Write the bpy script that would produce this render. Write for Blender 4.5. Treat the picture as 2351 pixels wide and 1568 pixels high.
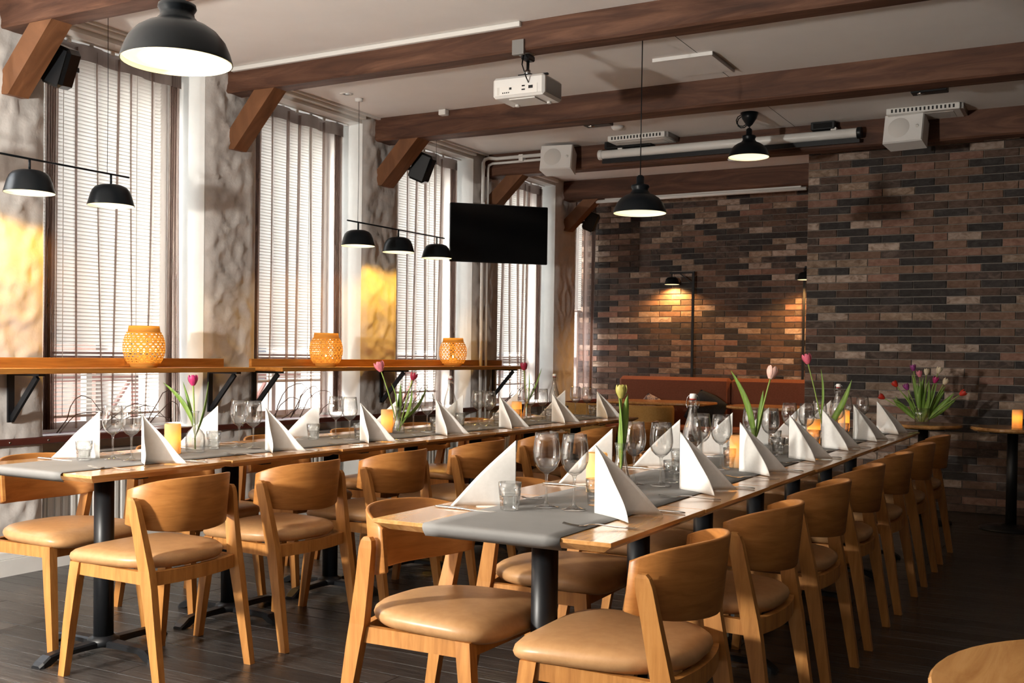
import bpy, math, random
from mathutils import Vector, Matrix, noise
random.seed(7)
PI = math.pi
S = bpy.context.scene
C = S.collection
for o in list(bpy.data.objects):
    bpy.data.objects.remove(o)

# ------------------------------------------------------------ camera
def make_camera():
    yaw, pitch, roll = [math.radians(a) for a in (29.05, -1.17, 0.763)]
    r = Vector((math.cos(yaw), math.sin(yaw), 0)); f = Vector((-math.sin(yaw), math.cos(yaw), 0)); u = Vector((0, 0, 1))
    f, u = f*math.cos(pitch)+u*math.sin(pitch), u*math.cos(pitch)-f*math.sin(pitch)
    r, u = r*math.cos(roll)+u*math.sin(roll), u*math.cos(roll)-r*math.sin(roll)
    cd = bpy.data.cameras.new('camera'); co = bpy.data.objects.new('camera', cd); C.objects.link(co)
    m = Matrix((r, u, -f)).transposed().to_4x4(); m.translation = Vector((0, 0, 1.18)); co.matrix_world = m
    cd.sensor_fit = 'HORIZONTAL'; cd.sensor_width = 36
    cd.lens = 2446.8/2351*36; cd.shift_x = -(1187.4-1175.5)/2351; cd.shift_y = (866.8-784)/2351
    cd.clip_start = .05; cd.clip_end = 200
    S.camera = co
make_camera()

# ------------------------------------------------------------ world and main lights
W = bpy.data.worlds.new('world'); S.world = W; W.use_nodes = True
nt = W.node_tree; bg = nt.nodes['Background']
sky = nt.nodes.new('ShaderNodeTexSky'); sky.sky_type = 'NISHITA'; sky.sun_disc = False
sky.sun_elevation = math.radians(24); sky.sun_rotation = math.radians(200); sky.air_density = 1.0; sky.dust_density = 3.0
SKY = 1.5
hz = nt.nodes.new('ShaderNodeHueSaturation'); hz.inputs['Saturation'].default_value = .22
nt.links.new(sky.outputs[0], hz.inputs['Color']); nt.links.new(hz.outputs[0], bg.inputs[0]); bg.inputs[1].default_value = SKY

def lamp(kind, name, loc, energy, col, **k):
    l = bpy.data.lights.new(name, kind); l.energy = energy; l.color = col
    for a, v in k.items(): setattr(l, a, v)
    o = bpy.data.objects.new(name, l); C.objects.link(o); o.location = loc
    return o
def aim(o, d): o.rotation_euler = Vector(d).to_track_quat('-Z', 'Y').to_euler()
# the low, warm directional light that rakes in from behind the camera on the left
lamp('POINT', 'raking_light', (-3.45, 0.1, 1.45), 430, (1, .945, .86), shadow_soft_size=.10)

S.view_settings.view_transform = 'Standard'; S.view_settings.look = 'None'
S.view_settings.exposure = 0.68; S.view_settings.gamma = 1; S.view_settings.use_curve_mapping = False
S.cycles.transparent_max_bounces = 24; S.cycles.max_bounces = 5; S.cycles.diffuse_bounces = 3; S.cycles.glossy_bounces = 3; S.cycles.transmission_bounces = 6
S.cycles.adaptive_threshold = .05

# ------------------------------------------------------------ mesh helpers
class MB:
    def __init__(s): s.v = []; s.f = []; s.sm = []; s.mi = []; s.cur = 0
    def add(s, vs, fs, M=None, smooth=False):
        n = len(s.v)
        for p in vs:
            p = Vector(p); s.v.append(tuple(M @ p if M else p))
        for f in fs: s.f.append(tuple(i+n for i in f)); s.sm.append(smooth); s.mi.append(s.cur)
        return s
    def box(s, x0, x1, y0, y1, z0, z1, M=None, bev=0.0):
        if bev <= 0:
            vs = [(x, y, z) for z in (z0, z1) for y in (y0, y1) for x in (x0, x1)]
            return s.add(vs, [(0, 2, 3, 1), (4, 5, 7, 6), (0, 1, 5, 4), (2, 6, 7, 3), (0, 4, 6, 2), (1, 3, 7, 5)], M)
        b = bev; ring = lambda z, e: [(x0+e, y0+b+0, z), (x0+b, y0+e, z), (x1-b, y0+e, z), (x1-e, y0+b, z), (x1-e, y1-b, z), (x1-b, y1-e, z), (x0+b, y1-e, z), (x0+e, y1-b, z)]
        rs = [ring(z0, b*.99), ring(z0+b, 0), ring(z1-b, 0), ring(z1, b*.99)]
        return s.loft(rs, M=M, closed=True, caps=True)
    def loft(s, rings, M=None, closed=True, caps=True, smooth=False):
        n = len(rings[0]); vs = [p for r in rings for p in r]; fs = []
        m = n if closed else n-1
        for i in range(len(rings)-1):
            for j in range(m):
                a = i*n+j; b = i*n+(j+1) % n
                fs.append((a, b, b+n, a+n))
        s.add(vs, fs, M, smooth)
        if caps and closed:
            k = len(s.v)-len(vs)
            s.f.append(tuple(k+j for j in reversed(range(n)))); s.sm.append(False); s.mi.append(s.cur)
            s.f.append(tuple(k+(len(rings)-1)*n+j for j in range(n))); s.sm.append(False); s.mi.append(s.cur)
        return s
    def lathe(s, prof, seg=24, M=None, caps=False, smooth=True):
        rings = [[(r*math.cos(2*PI*j/seg), r*math.sin(2*PI*j/seg), z) for j in range(seg)] for r, z in prof]
        return s.loft(rings, M, True, caps, smooth)
    def tube(s, path, r, seg=8, smooth=True, caps=True, M=None):
        P = [Vector(p) for p in path]; rs = r if isinstance(r, (list, tuple)) else [r]*len(P)
        rings = []; up = None
        for i, p in enumerate(P):
            t = (P[min(i+1, len(P)-1)]-P[max(i-1, 0)]).normalized()
            if up is None: up = Vector((0, 0, 1)) if abs(t.z) < .9 else Vector((1, 0, 0))
            a = t.cross(up)
            if a.length < 1e-6: a = t.orthogonal()
            a.normalize(); b = a.cross(t).normalized(); up = b
            rings.append([tuple(p+a*rs[i]*math.cos(2*PI*k/seg)+b*rs[i]*math.sin(2*PI*k/seg)) for k in range(seg)])
        return s.loft(rings, M, True, caps, smooth)
    def beam(s, p0, p1, w, h, up=(0, 0, 1), w1=None, h1=None, M=None):
        p0, p1 = Vector(p0), Vector(p1); t = (p1-p0).normalized(); a = t.cross(Vector(up)).normalized(); b = a.cross(t)
        w1 = w if w1 is None else w1; h1 = h if h1 is None else h1
        R = lambda p, W_, H_: [tuple(p+a*x*W_/2+b*y*H_/2) for x, y in ((-1, -1), (1, -1), (1, 1), (-1, 1))]
        return s.loft([R(p0, w, h), R(p1, w1, h1)], M)
    def build(s, name, m, parent=None, M=None):
        me = bpy.data.meshes.new(name); me.from_pydata(s.v, [], s.f)
        for x in (m if isinstance(m, (list, tuple)) else [m]): me.materials.append(x)
        me.polygons.foreach_set('use_smooth', s.sm); me.polygons.foreach_set('material_index', s.mi)
        import bmesh
        b = bmesh.new(); b.from_mesh(me); bmesh.ops.recalc_face_normals(b, faces=b.faces); b.to_mesh(me); b.free()
        o = bpy.data.objects.new(name, me); C.objects.link(o)
        if parent: o.parent = parent
        if M: o.matrix_local = M
        return o
def T(x, y, z): return Matrix.Translation((x, y, z))
def RZ(a): return Matrix.Rotation(a, 4, 'Z')
def RX(a): return Matrix.Rotation(a, 4, 'X')
def RY(a): return Matrix.Rotation(a, 4, 'Y')
def tag(o, label=None, cat=None, group=None, kind=None):
    if label: o['label'] = label
    if cat: o['category'] = cat
    if group: o['group'] = group
    if kind: o['kind'] = kind
    return o
def thing(name, label, cat, loc=(0, 0, 0), rz=0, group=None):
    o = bpy.data.objects.new(name, None); C.objects.link(o); o.location = loc; o.rotation_euler = (0, 0, rz); o.empty_display_size = .1
    return tag(o, label, cat, group)
def struct(name): 
    o = bpy.data.objects.new(name, None); C.objects.link(o); o['kind'] = 'structure'; return o
def copy_tree(o, parent=None):
    c = o.copy(); C.objects.link(c)
    if parent: c.parent = parent
    for ch in list(o.children): copy_tree(ch, c)
    return c
used = {}
def place(proto, loc, rz, label, group=None):
    """first use moves the prototype itself, later uses copy it with its parts"""
    o = proto if proto.name not in used else copy_tree(proto)
    used[proto.name] = 1
    o.location = loc; o.rotation_euler = (0, 0, rz); o['label'] = label
    if group: o['group'] = group
    return o
ORD = ['nearest to camera', 'second from camera', 'third from camera', 'fourth from camera', 'fifth from camera', 'sixth from camera', 'farthest from camera']

# ------------------------------------------------------------ materials
def nodes(name):
    m = bpy.data.materials.new(name); m.use_nodes = True
    return m, m.node_tree, m.node_tree.nodes['Principled BSDF']
def col4(c): return (c[0], c[1], c[2], 1)
def mat(name, c, rough=.5, metal=0, spec=.5, emit=None, es=0, coat=0):
    m, nt, b = nodes(name)
    b.inputs['Base Color'].default_value = col4(c); b.inputs['Roughness'].default_value = rough
    b.inputs['Metallic'].default_value = metal; b.inputs['Specular IOR Level'].default_value = spec
    b.inputs['Coat Weight'].default_value = coat
    if emit: b.inputs['Emission Color'].default_value = col4(emit); b.inputs['Emission Strength'].default_value = es
    return m
def ramp(nt, fac, stops):
    r = nt.nodes.new('ShaderNodeValToRGB'); el = r.color_ramp.elements
    while len(el) < len(stops): el.new(.5)
    for e, (p, c) in zip(el, stops): e.position = p; e.color = col4(c)
    nt.links.new(fac, r.inputs[0]); return r.outputs[0]
def coords(nt, scale, kind='Object'):
    t = nt.nodes.new('ShaderNodeTexCoord'); mp = nt.nodes.new('ShaderNodeMapping'); mp.inputs['Scale'].default_value = scale
    nt.links.new(t.outputs[kind], mp.inputs[0]); return mp.outputs[0]
def noise_tex(nt, vec, scale, detail=4, rough=.55, dist=0):
    n = nt.nodes.new('ShaderNodeTexNoise'); n.inputs['Scale'].default_value = scale; n.inputs['Detail'].default_value = detail
    n.inputs['Roughness'].default_value = rough; n.inputs['Distortion'].default_value = dist
    nt.links.new(vec, n.inputs['Vector']); return n.outputs['Fac']
def bump(nt, b, h, strength, dist=.01):
    n = nt.nodes.new('ShaderNodeBump'); n.inputs['Strength'].default_value = strength; n.inputs['Distance'].default_value = dist
    nt.links.new(h, n.inputs['Height']); nt.links.new(n.outputs[0], b.inputs['Normal'])
def noisy(name, stops, scale, stretch=(1, 1, 1), rough=.5, bmp=.2, detail=5, spec=.5, dist=0, bdist=.01, rnd=0, coat=0):
    m, nt, b = nodes(name); v = coords(nt, stretch)
    if rnd:
        oi = nt.nodes.new('ShaderNodeObjectInfo'); vm = nt.nodes.new('ShaderNodeVectorMath'); vm.operation = 'MULTIPLY_ADD'
        cb = nt.nodes.new('ShaderNodeCombineXYZ')
        for i in range(3): nt.links.new(oi.outputs['Random'], cb.inputs[i])
        vm.inputs[1].default_value = (37, 53, 19); nt.links.new(cb.outputs[0], vm.inputs[0]); nt.links.new(v, vm.inputs[2]); v = vm.outputs[0]
    n = noise_tex(nt, v, scale, detail, .6, dist)
    c = ramp(nt, n, stops)
    if rnd:
        hs = nt.nodes.new('ShaderNodeHueSaturation'); mr = nt.nodes.new('ShaderNodeMapRange')
        mr.inputs['To Min'].default_value = 1-rnd; mr.inputs['To Max'].default_value = 1+rnd
        nt.links.new(oi.outputs['Random'], mr.inputs[0]); nt.links.new(mr.outputs[0], hs.inputs['Value']); nt.links.new(c, hs.inputs['Color']); c = hs.outputs[0]
    nt.links.new(c, b.inputs['Base Color']); b.inputs['Roughness'].default_value = rough; b.inputs['Specular IOR Level'].default_value = spec
    b.inputs['Coat Weight'].default_value = coat; b.inputs['Coat Roughness'].default_value = .15
    if bmp: bump(nt, b, n, bmp, bdist)
    return m
def mixmat(name, a, b_, fac):
    """a, b_: functions(nt)->shader socket; fac: float or function(nt)->socket"""
    m = bpy.data.materials.new(name); m.use_nodes = True; nt = m.node_tree; nt.nodes.remove(nt.nodes['Principled BSDF'])
    mx = nt.nodes.new('ShaderNodeMixShader'); nt.links.new(a(nt), mx.inputs[1]); nt.links.new(b_(nt), mx.inputs[2])
    if callable(fac): nt.links.new(fac(nt), mx.inputs[0])
    else: mx.inputs[0].default_value = fac
    nt.links.new(mx.outputs[0], nt.nodes['Material Output'].inputs[0]); return m
def sh(kind, c, rough=None):
    def f(nt):
        n = nt.nodes.new('ShaderNodeBsdf'+kind); n.inputs[0].default_value = col4(c)
        if rough is not None: n.inputs['Roughness'].default_value = rough
        return n.outputs[0]
    return f
def fres(ior, k=1.0, add=0.0):
    def f(nt):
        n = nt.nodes.new('ShaderNodeFresnel'); n.inputs[0].default_value = ior
        m = nt.nodes.new('ShaderNodeMath'); m.operation = 'MULTIPLY_ADD'; m.use_clamp = True; m.inputs[1].default_value = k; m.inputs[2].default_value = add
        nt.links.new(n.outputs[0], m.inputs[0]); return m.outputs[0]
    return f
def rimfac(power, k, add):
    """symmetric grazing-angle reflectance for thin glass"""
    def f(nt):
        n = nt.nodes.new('ShaderNodeLayerWeight'); n.inputs[0].default_value = .5
        p = nt.nodes.new('ShaderNodeMath'); p.operation = 'POWER'; p.inputs[1].default_value = power
        m = nt.nodes.new('ShaderNodeMath'); m.operation = 'MULTIPLY_ADD'; m.use_clamp = True; m.inputs[1].default_value = k; m.inputs[2].default_value = add
        nt.links.new(n.outputs['Facing'], p.inputs[0]); nt.links.new(p.outputs[0], m.inputs[0]); return m.outputs[0]
    return f
def rimtint(c0, c1, power):
    def f(nt):
        n = nt.nodes.new('ShaderNodeLayerWeight'); n.inputs[0].default_value = .5
        p = nt.nodes.new('ShaderNodeMath'); p.operation = 'POWER'; p.inputs[1].default_value = power
        nt.links.new(n.outputs['Facing'], p.inputs[0])
        t = nt.nodes.new('ShaderNodeBsdfTransparent'); nt.links.new(ramp(nt, p.outputs[0], [(0, c0), (1, c1)]), t.inputs[0]); return t.outputs[0]
    return f
def facing(blend, lo, hi):
    def f(nt):
        n = nt.nodes.new('ShaderNodeLayerWeight'); n.inputs[0].default_value = blend
        m = nt.nodes.new('ShaderNodeMapRange'); m.inputs['To Min'].default_value = lo; m.inputs['To Max'].default_value = hi
        nt.links.new(n.outputs['Facing'], m.inputs[0]); return m.outputs[0]
    return f

M = {}
M['ceil'] = noisy('ceiling_paint', [(.3, (.79, .755, .725)), (.7, (.83, .795, .765))], 3, rough=.85, bmp=.05, spec=.2)
M['plaster'] = noisy('rough_plaster', [(.3, (.56, .53, .505)), (.7, (.70, .675, .65))], 5, rough=.9, bmp=.5, bdist=.02, spec=.15)
M['white_paint'] = noisy('white_wall_paint', [(.3, (.74, .74, .72)), (.7, (.80, .80, .78))], 6, rough=.7, bmp=.08, spec=.3)
M['darkwall'] = noisy('dark_unseen_wall', [(.3, (.10, .08, .07)), (.7, (.13, .11, .095))], 3, rough=.8, bmp=.05)
M['white'] = mat('white_plastic', (.80, .79, .77), .4)
M['white_metal'] = mat('white_enamel', (.78, .77, .74), .35)
M['beam'] = noisy('stained_beam_wood', [(.25, (.036, .016, .010)), (.5, (.10, .044, .026)), (.75, (.20, .098, .058))], 3.6, (.35, 3, 3), .62, .35, 8, .3, 1.2)
M['brace'] = noisy('pine_brace_wood', [(.25, (.115, .047, .020)), (.6, (.215, .094, .042)), (.8, (.29, .137, .066))], 4, (1, 3, .6), .55, .2, 6, .3, .8)
M['plank'] = noisy('dark_floor_plank', [(.3, (.022, .019, .018)), (.55, (.044, .039, .036)), (.8, (.085, .077, .071))], 6, (.7, 9, 1), .27, .35, 8, .5, .6, rnd=.35)
M['gap'] = mat('floor_gap', (.01, .008, .007), .9)
M['oak'] = noisy('oak_wood', [(.3, (.33, .130, .030)), (.55, (.47, .205, .052)), (.8, (.57, .275, .080))], 5, (9, 9, .9), .42, .06, 7, .4, .4, rnd=.08)
M['ply'] = noisy('oak_veneer', [(.3, (.31, .118, .027)), (.55, (.42, .172, .043)), (.8, (.51, .235, .067))], 5, (1.0, 2, 9), .40, .05, 7, .4, .5, rnd=.08)
M['tabletop'] = noisy('lacquered_table_wood', [(.3, (.37, .165, .045)), (.55, (.52, .26, .085)), (.8, (.62, .35, .13))], 3.5, (9, .9, 9), .22, .05, 7, .5, .8, rnd=.1, coat=.5)
M['shelf'] = noisy('oiled_shelf_wood', [(.3, (.30, .115, .022)), (.55, (.44, .185, .038)), (.8, (.54, .25, .06))], 4, (9, .7, 9), .38, .08, 7, .4, .7)
M['leather'] = noisy('tan_leather', [(.3, (.42, .225, .095)), (.7, (.50, .28, .125))], 30, rough=.38, bmp=.08, spec=.45, bdist=.004, rnd=.06)
M['black'] = mat('black_powder_coat', (.008, .009, .011), .40, spec=.4)
M['black_lamp'] = mat('black_lamp_shell', (.006, .008, .010), .33, spec=.18)
M['glossblack'] = mat('black_gloss_plastic', (.004, .005, .006), .16)
M['tvscreen'] = mat('dark_screen', (.002, .0025, .003), .12)
M['runner'] = noisy('grey_paper_runner', [(.3, (.195, .19, .185)), (.7, (.225, .22, .213))], 4, rough=.75, bmp=.06, spec=.25)
M['napkin'] = noisy('white_paper_napkin', [(.3, (.80, .79, .76)), (.7, (.86, .85, .82))], 60, rough=.85, bmp=.06, spec=.15, bdist=.002)
M['steel'] = mat('cutlery_steel', (.62, .60, .57), .18, 1)
M['chrome'] = mat('chrome', (.6, .6, .6), .2, 1)
M['glass'] = mixmat('thin_clear_glass', rimtint((.97, .97, .965), (.30, .29, .28), 3.0), sh('Glossy', (1, 1, 1), .02), rimfac(3, .55, .10))
M['thickglass'] = mixmat('pressed_glass', rimtint((.93, .935, .93), (.25, .25, .25), 2.2), sh('Glossy', (1, 1, 1), .04), rimfac(2.5, .5, .13))
M['facet'] = mixmat('faceted_glass', rimtint((.90, .905, .90), (.35, .35, .34), 1.6), sh('Glossy', (1, 1, 1), .06), rimfac(1.5, .45, .20))
M['pane'] = mixmat('window_pane', sh('Transparent', (.97, .98, .98)), sh('Glossy', (1, 1, 1), .01), rimfac(5, .8, .03))
M['water'] = mixmat('water', sh('Transparent', (.97, .98, .98)), sh('Glossy', (1, 1, 1), .03), rimfac(5, .5, .02))
M['slat'] = mixmat('blind_slat', sh('Diffuse', (.80, .81, .78)), sh('Translucent', (.78, .80, .76)), .40)
M['cord'] = mat('white_cord', (.85, .85, .82), .7)
def cloth(nt_c): return nt_c
M['sheer'] = mixmat('sheer_mauve_voile', sh('Transparent', (.86, .81, .78)), sh('Translucent', (.34, .25, .22)), facing(.30, .20, 1.0))
M['header'] = mixmat('curtain_header_tape', sh('Diffuse', (.20, .165, .15)), sh('Translucent', (.30, .25, .23)), .5)
M['sill'] = noisy('oxblood_painted_wood', [(.3, (.075, .018, .014)), (.7, (.11, .03, .022))], 6, (4, .6, 4), .35, .08, spec=.5)
M['mortar'] = noisy('mortar', [(.3, (.22, .19, .165)), (.7, (.27, .24, .21))], 40, rough=.95, bmp=.2, spec=.1)
BR = []
for i, (a, b, c) in enumerate([((.026, .023, .022), (.040, .036, .034), (.062, .056, .052)), ((.055, .036, .027), (.085, .056, .042), (.12, .085, .066)), ((.038, .030, .027), (.075, .056, .046), (.14, .11, .09)),
        ((.11, .066, .044), (.16, .10, .070), (.21, .14, .105)), ((.15, .080, .055), (.21, .12, .088), (.26, .17, .13)), ((.13, .085, .055), (.22, .16, .115), (.34, .27, .21)), ((.14, .095, .068), (.32, .25, .20), (.42, .35, .29))]):
    g_ = lambda c_: tuple(x*q for x, q in zip(c_, (1.20, 1.16, 1.17)))
    BR.append(noisy('brick_tone', [(.3, g_(a)), (.5, g_(b)), (.72, g_(c))], 16, (1, 1, 1.6), .8, .25, 7, .2, .8, .006, rnd=.15))
BRW = [5, 5, 4, 4, 2, 3, 2]
M['sofa'] = noisy('rust_upholstery', [(.3, (.165, .057, .031)), (.7, (.215, .077, .043))], 90, rough=.85, bmp=.1, spec=.2, bdist=.003)
M['ochre'] = noisy('ochre_upholstery', [(.3, (.30, .17, .05)), (.7, (.36, .21, .07))], 60, rough=.8, bmp=.1, spec=.2, bdist=.003)
M['navy'] = noisy('navy_cushion', [(.3, (.018, .022, .03)), (.7, (.03, .036, .048))], 60, rough=.9, bmp=.1, spec=.1, bdist=.003)
M['pattern'] = noisy('patterned_cushion', [(.4, (.05, .045, .06)), (.5, (.35, .28, .26)), (.6, (.07, .06, .09))], 18, rough=.9, bmp=.05, spec=.1)
M['bamboo'] = mixmat('bamboo_strip', sh('Diffuse', (.62, .36, .09)), sh('Translucent', (.80, .48, .12)), .40)
M['wax'] = mixmat('candle_wax', sh('Diffuse', (.86, .72, .46)), sh('Translucent', (1, .74, .32)), .55)
M['flame'] = mat('candle_flame', (1, .7, .3), .5, emit=(1, .55, .16), es=40)
M['diffuser'] = mat('lamp_diffuser', (.9, .85, .7), .5, emit=(1, .84, .54), es=.85)
M['shade_in'] = mat('shade_inner_white', (.85, .80, .66), .5, emit=(1, .80, .42), es=.5)
M['green'] = noisy('tulip_leaf', [(.3, (.10, .19, .028)), (.7, (.20, .32, .05))], 12, (6, 6, .6), .5, .05, spec=.4)
M['stem'] = mat('tulip_stem', (.25, .36, .07), .5)
PET = {}
for n, c in dict(magenta=(.45, .03, .14), pink=(.72, .22, .28), crimson=(.33, .02, .05), blush=(.80, .50, .42), red=(.52, .03, .015), purple=(.30, .05, .22), cream=(.72, .60, .42), bud=(.42, .38, .10), rose=(.70, .14, .22)).items():
    PET[n] = noisy('petal_'+n, [(.3, tuple(x*.8 for x in c)), (.7, tuple(min(1, x*1.2) for x in c))], 25, (3, 3, 1), .45, .03, spec=.4)
M['cap_white'] = mat('porcelain', (.85, .83, .80), .25)
M['rubber'] = mat('red_rubber', (.45, .04, .03), .6)
M['grille'] = mat('speaker_cloth', (.68, .66, .63), .8)
M['dark'] = mat('dark_slot', (.02, .02, .02), .8)
M['greymetal'] = mat('grey_metal', (.35, .35, .34), .35, .8)
M['facade'] = noisy('distant_facade', [(.3, (.42, .24, .19)), (.7, (.55, .36, .30))], 2, rough=.9, bmp=0)
M['facade2'] = noisy('pale_facade', [(.3, (.62, .58, .52)), (.7, (.72, .68, .62))], 2, rough=.9, bmp=0)
M['outglass'] = mat('facade_window', (.10, .12, .15), .15)
M['asphalt'] = noisy('street', [(.3, (.20, .19, .18)), (.7, (.30, .29, .28))], 3, rough=.9, bmp=.1)
M['rail_red'] = mat('railing_paint', (.16, .055, .045), .5)
M['bark'] = noisy('twig_bark', [(.3, (.05, .03, .025)), (.7, (.09, .06, .05))], 20, rough=.9, bmp=.1)

# ============================================================ the room
WX, CEIL = -5.0, 3.0
YF, YR, XC = 9.0, 11.1, -2.235      # brick wall, recess back wall, corner of the recess
ND = .36                            # depth of the window niches
NICHE = [(2.15+1.62*k, 3.32+1.62*k) for k in range(0, 5)]  # unseen wall behind the camera left windowless to cut daylight inside
NICHE = [(a, b if b < 10.4 else YR) for a, b in NICHE]      # last one: 10.25 .. recess wall
NICHE += [(10.27, YR)] if NICHE[-1][0] < 10 else []

# ---- floor of long dark planks running towards the windows
floor = struct('floor')
MB().box(-6.2, 3.2, -3.2, 11.6, -.12, -.012).build('subfloor', M['gap'], floor)
pw, gapw = .1285, .0025
plank_mesh = {}
def plank(x0, x1, y0, mb=None):
    L = round(x1-x0, 3)
    if mb is not None: mb.box(x0+gapw/2, x1-gapw/2, y0+gapw/2, y0+pw-gapw/2, -.012, 0); return
    if L not in plank_mesh:
        o = MB().box(-L/2+gapw/2, L/2-gapw/2, -pw/2+gapw/2, pw/2-gapw/2, -.012, 0, bev=.0012).build('plank', M['plank'], floor); plank_mesh[L] = o.data
    else:
        o = bpy.data.objects.new('plank', plank_mesh[L]); C.objects.link(o); o.parent = floor
    o.location = ((x0+x1)/2, y0+pw/2, 0)
rest = MB()
for r in range(int(14.2/pw)+1):
    y0 = -3.1+r*pw; off = [0, .9, .4, 1.35, .7][r % 5]; x = -5.4-off
    while x < 3:
        a, b = max(x, -5.4), min(x+2.25, 3.0)
        if b-a > .1:
            vis = 1.2 < y0 < 8.95 and b > -5.0 and a < .4
            plank(round(a, 3), round(b, 3), y0, None if vis else rest)
        x += 2.25
tag(rest.build('far_planks', M['plank'], floor), kind='stuff')

# ---- ceiling
ceiling = struct('ceiling')
MB().box(-5.5, 3.2, -3.2, 11.6, CEIL, CEIL+.15).build('ceiling_slab', M['ceil'], ceiling)
MB().box(-2.19, -2.187, 5.3, 6.7, CEIL-.001, CEIL+.001).box(-2.19, -2.187, 6.9, 8.35, CEIL-.001, CEIL+.001).build('joint_line', M['dark'], ceiling)

# ---- window wall: rough plaster piers, smooth reveals, parapet
wall = struct('wall_left')
def pier(y0, y1):
    ny, nz = max(4, int((y1-y0)/.022)), 132
    mb = MB(); vs = []; fs = []
    for i in range(nz+1):
        for j in range(ny+1):
            y = y0+(y1-y0)*j/ny; z = CEIL*i/nz
            p = Vector((0, y*3.1, z*2.6)); p2 = Vector((0, p.y*1.5+p.z*.9, p.z*1.2-p.y*.7)); d = noise.fractal(p, .8, 2.1, 3)*.010+(1-abs(noise.noise(p2*1.6)))**4*.016+(1-abs(noise.noise(p2*3.4+Vector((5, 2, 0)))))**5*.009-.012; d = max(d, -.03)
            e = min(j, ny-j)/ny; q_ = max(0, 1-e*9); d = d*(1-q_)-.018*q_
            wob = noise.noise(Vector((9, y*2, z*5)))*.004 if j in (0, ny) else 0
            vs.append((WX+d, y+wob, z))
    for i in range(nz):
        for j in range(ny):
            a = i*(ny+1)+j; fs.append((a, a+1, a+ny+2, a+ny+1))
    mb.add(vs, fs, smooth=True)
    mb.cur = 1
    mb.box(WX-ND-.25, WX-.06, y0+.004, y1-.004, 0, CEIL)
    for yy in (y0, y1): mb.box(WX-.065, WX-.0185, yy-.005, yy+.005, 0, CEIL)
    mb.build('pier', [M['plaster'], M['white_paint']], wall)
ys = [-3.2]+[v for n in NICHE for v in n]
edges = [-3.2]+[v for n in NICHE for v in n]
for k in range(0, len(edges)-1, 2): pier(edges[k], edges[k+1])
for a, b in NICHE:
    MB().box(WX-ND-.25, WX-.20, a, b, 0, .675).build('parapet', M['white_paint'], wall)
    MB().box(WX-ND-.25, WX-.02, a, b, 2.935, CEIL).build('lintel', M['white_paint'], wall)
# flat plaster band at the top of the wall where the curtain boards sit
rail = MB().box(WX-.03, WX+.025, -3, YR-.05, .675, .712, bev=.004)
tag(rail.build('trim_1', M['sill'], None), kind='structure')
bb = MB().box(WX-.01, WX+.03, -3, YR-.05, 0, .085).box(WX-.01, WX+.018, -3, YR-.05, .085, .125, bev=.004)
tag(bb.build('baseboard_left', M['white_paint'], None), kind='structure')
for y in (3.55, 3.78, 5.0, 5.25):
    MB().lathe([(0, .027), (.007, .027), (.007, .025)], 8, T(WX, y, .694) @ RY(PI/2)).build('screw', M['chrome'], bpy.data.objects['trim_1'])

# ---- back and right walls (never in view; they close the room, dark to cut bounce)
for nm, b in (('wall_back', (-5.4, 3.2, -3.2, -3.1, 0, CEIL)), ('wall_right', (3.05, 3.2, -3.1, 11.2, 0, CEIL))):
    tag(MB().box(*b)  .build(nm, M['darkwall'], None), kind='structure')

# ---- brick-tile walls
def brick_wall(name, y, x0, x1, vis, phase, block):
    root = struct(name)
    MB().box(*block).build('backing', M['mortar'], root)
    pitch, bw, row, g = .25, .25, .0627, .0072
    data = []
    def one(mi, w):
        key = (mi, round(w, 3))
        mb = MB(); mb.box(-w/2, w/2, -.012, 0, -(row-g)/2, (row-g)/2, bev=.0018); return mb
    cache = {}
    others = MB(); rows = int(CEIL/row)+1
    for r in range(rows):
        z = r*row+row/2
        if z+row/2 > CEIL: continue
        x = x0-pitch+phase+(0.145 if r % 2 else 0)
        while x < x1:
            a, b = max(x, x0), min(x+pitch, x1); x += pitch
            w = b-a-g
            if w < .02: continue
            mi = random.choices(range(7), BRW)[0]; cx = (a+b)/2; dy = random.choice((0, .0012, .0024))
            if vis(cx, z):
                key = (mi, round(w, 3))
                if key not in cache:
                    o = one(*key).build('brick', BR[mi], root); cache[key] = o.data
                else:
                    o = bpy.data.objects.new('brick', cache[key]); C.objects.link(o); o.parent = root
                o.location = (cx, y+.012-dy, z)
            else:
                others.cur = mi; others.box(a+g/2, b-g/2, y-dy, y+.012-dy, z-(row-g)/2, z+(row-g)/2)
    tag(others.build('more_bricks', BR, root), kind='stuff')
    return root
brick_wall('wall_far', YF-.012, XC, 3.05, lambda x, z: x < -.45 and .62 < z < 2.80, .10, (XC, 3.05, YF, YR+.3, 0, CEIL))
brick_wall('wall_recess', YR-.012, -5.42, XC, lambda x, z: -4.95 < x < -2.72 and 1.0 < z < 2.84, .05, (-5.6, XC, YR, YR+.3, 0, CEIL))

# ---- windows with blinds and sheer curtains
def window(n, a, b):
    root = struct('window_%d' % n); x = WX-ND
    fr = MB(); t = .055
    fr.box(x-.06, x, a, a+t, .70, 2.93).box(x-.06, x, b-t, b, .70, 2.93).box(x-.06, x, a+t, b-t, .70, .70+t).box(x-.06, x, a+t, b-t, 2.93-t, 2.93)
    fr.build('frame', M['white_metal'], root)
    mr = MB().box(x-.07, x+.005, a+t, b-t, 1.10, 1.17, bev=.004); mr.build('transom', M['sill'], root)
    if b-a > 1: MB().box(x-.055, x-.005, (a+b)/2-.02, (a+b)/2+.02, .755, 1.10).build('mullion', M['white_metal'], root)
    for z0, z1 in ((.755, 1.10), (1.17, 2.875)):
        MB().box(x-.034, x-.030, a+t, b-t, z0, z1).build('pane', M['pane'], root)
    MB().box(x, WX-.03, a, b, .678, .70, bev=.003).build('sill', M['sill'], root)
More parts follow.
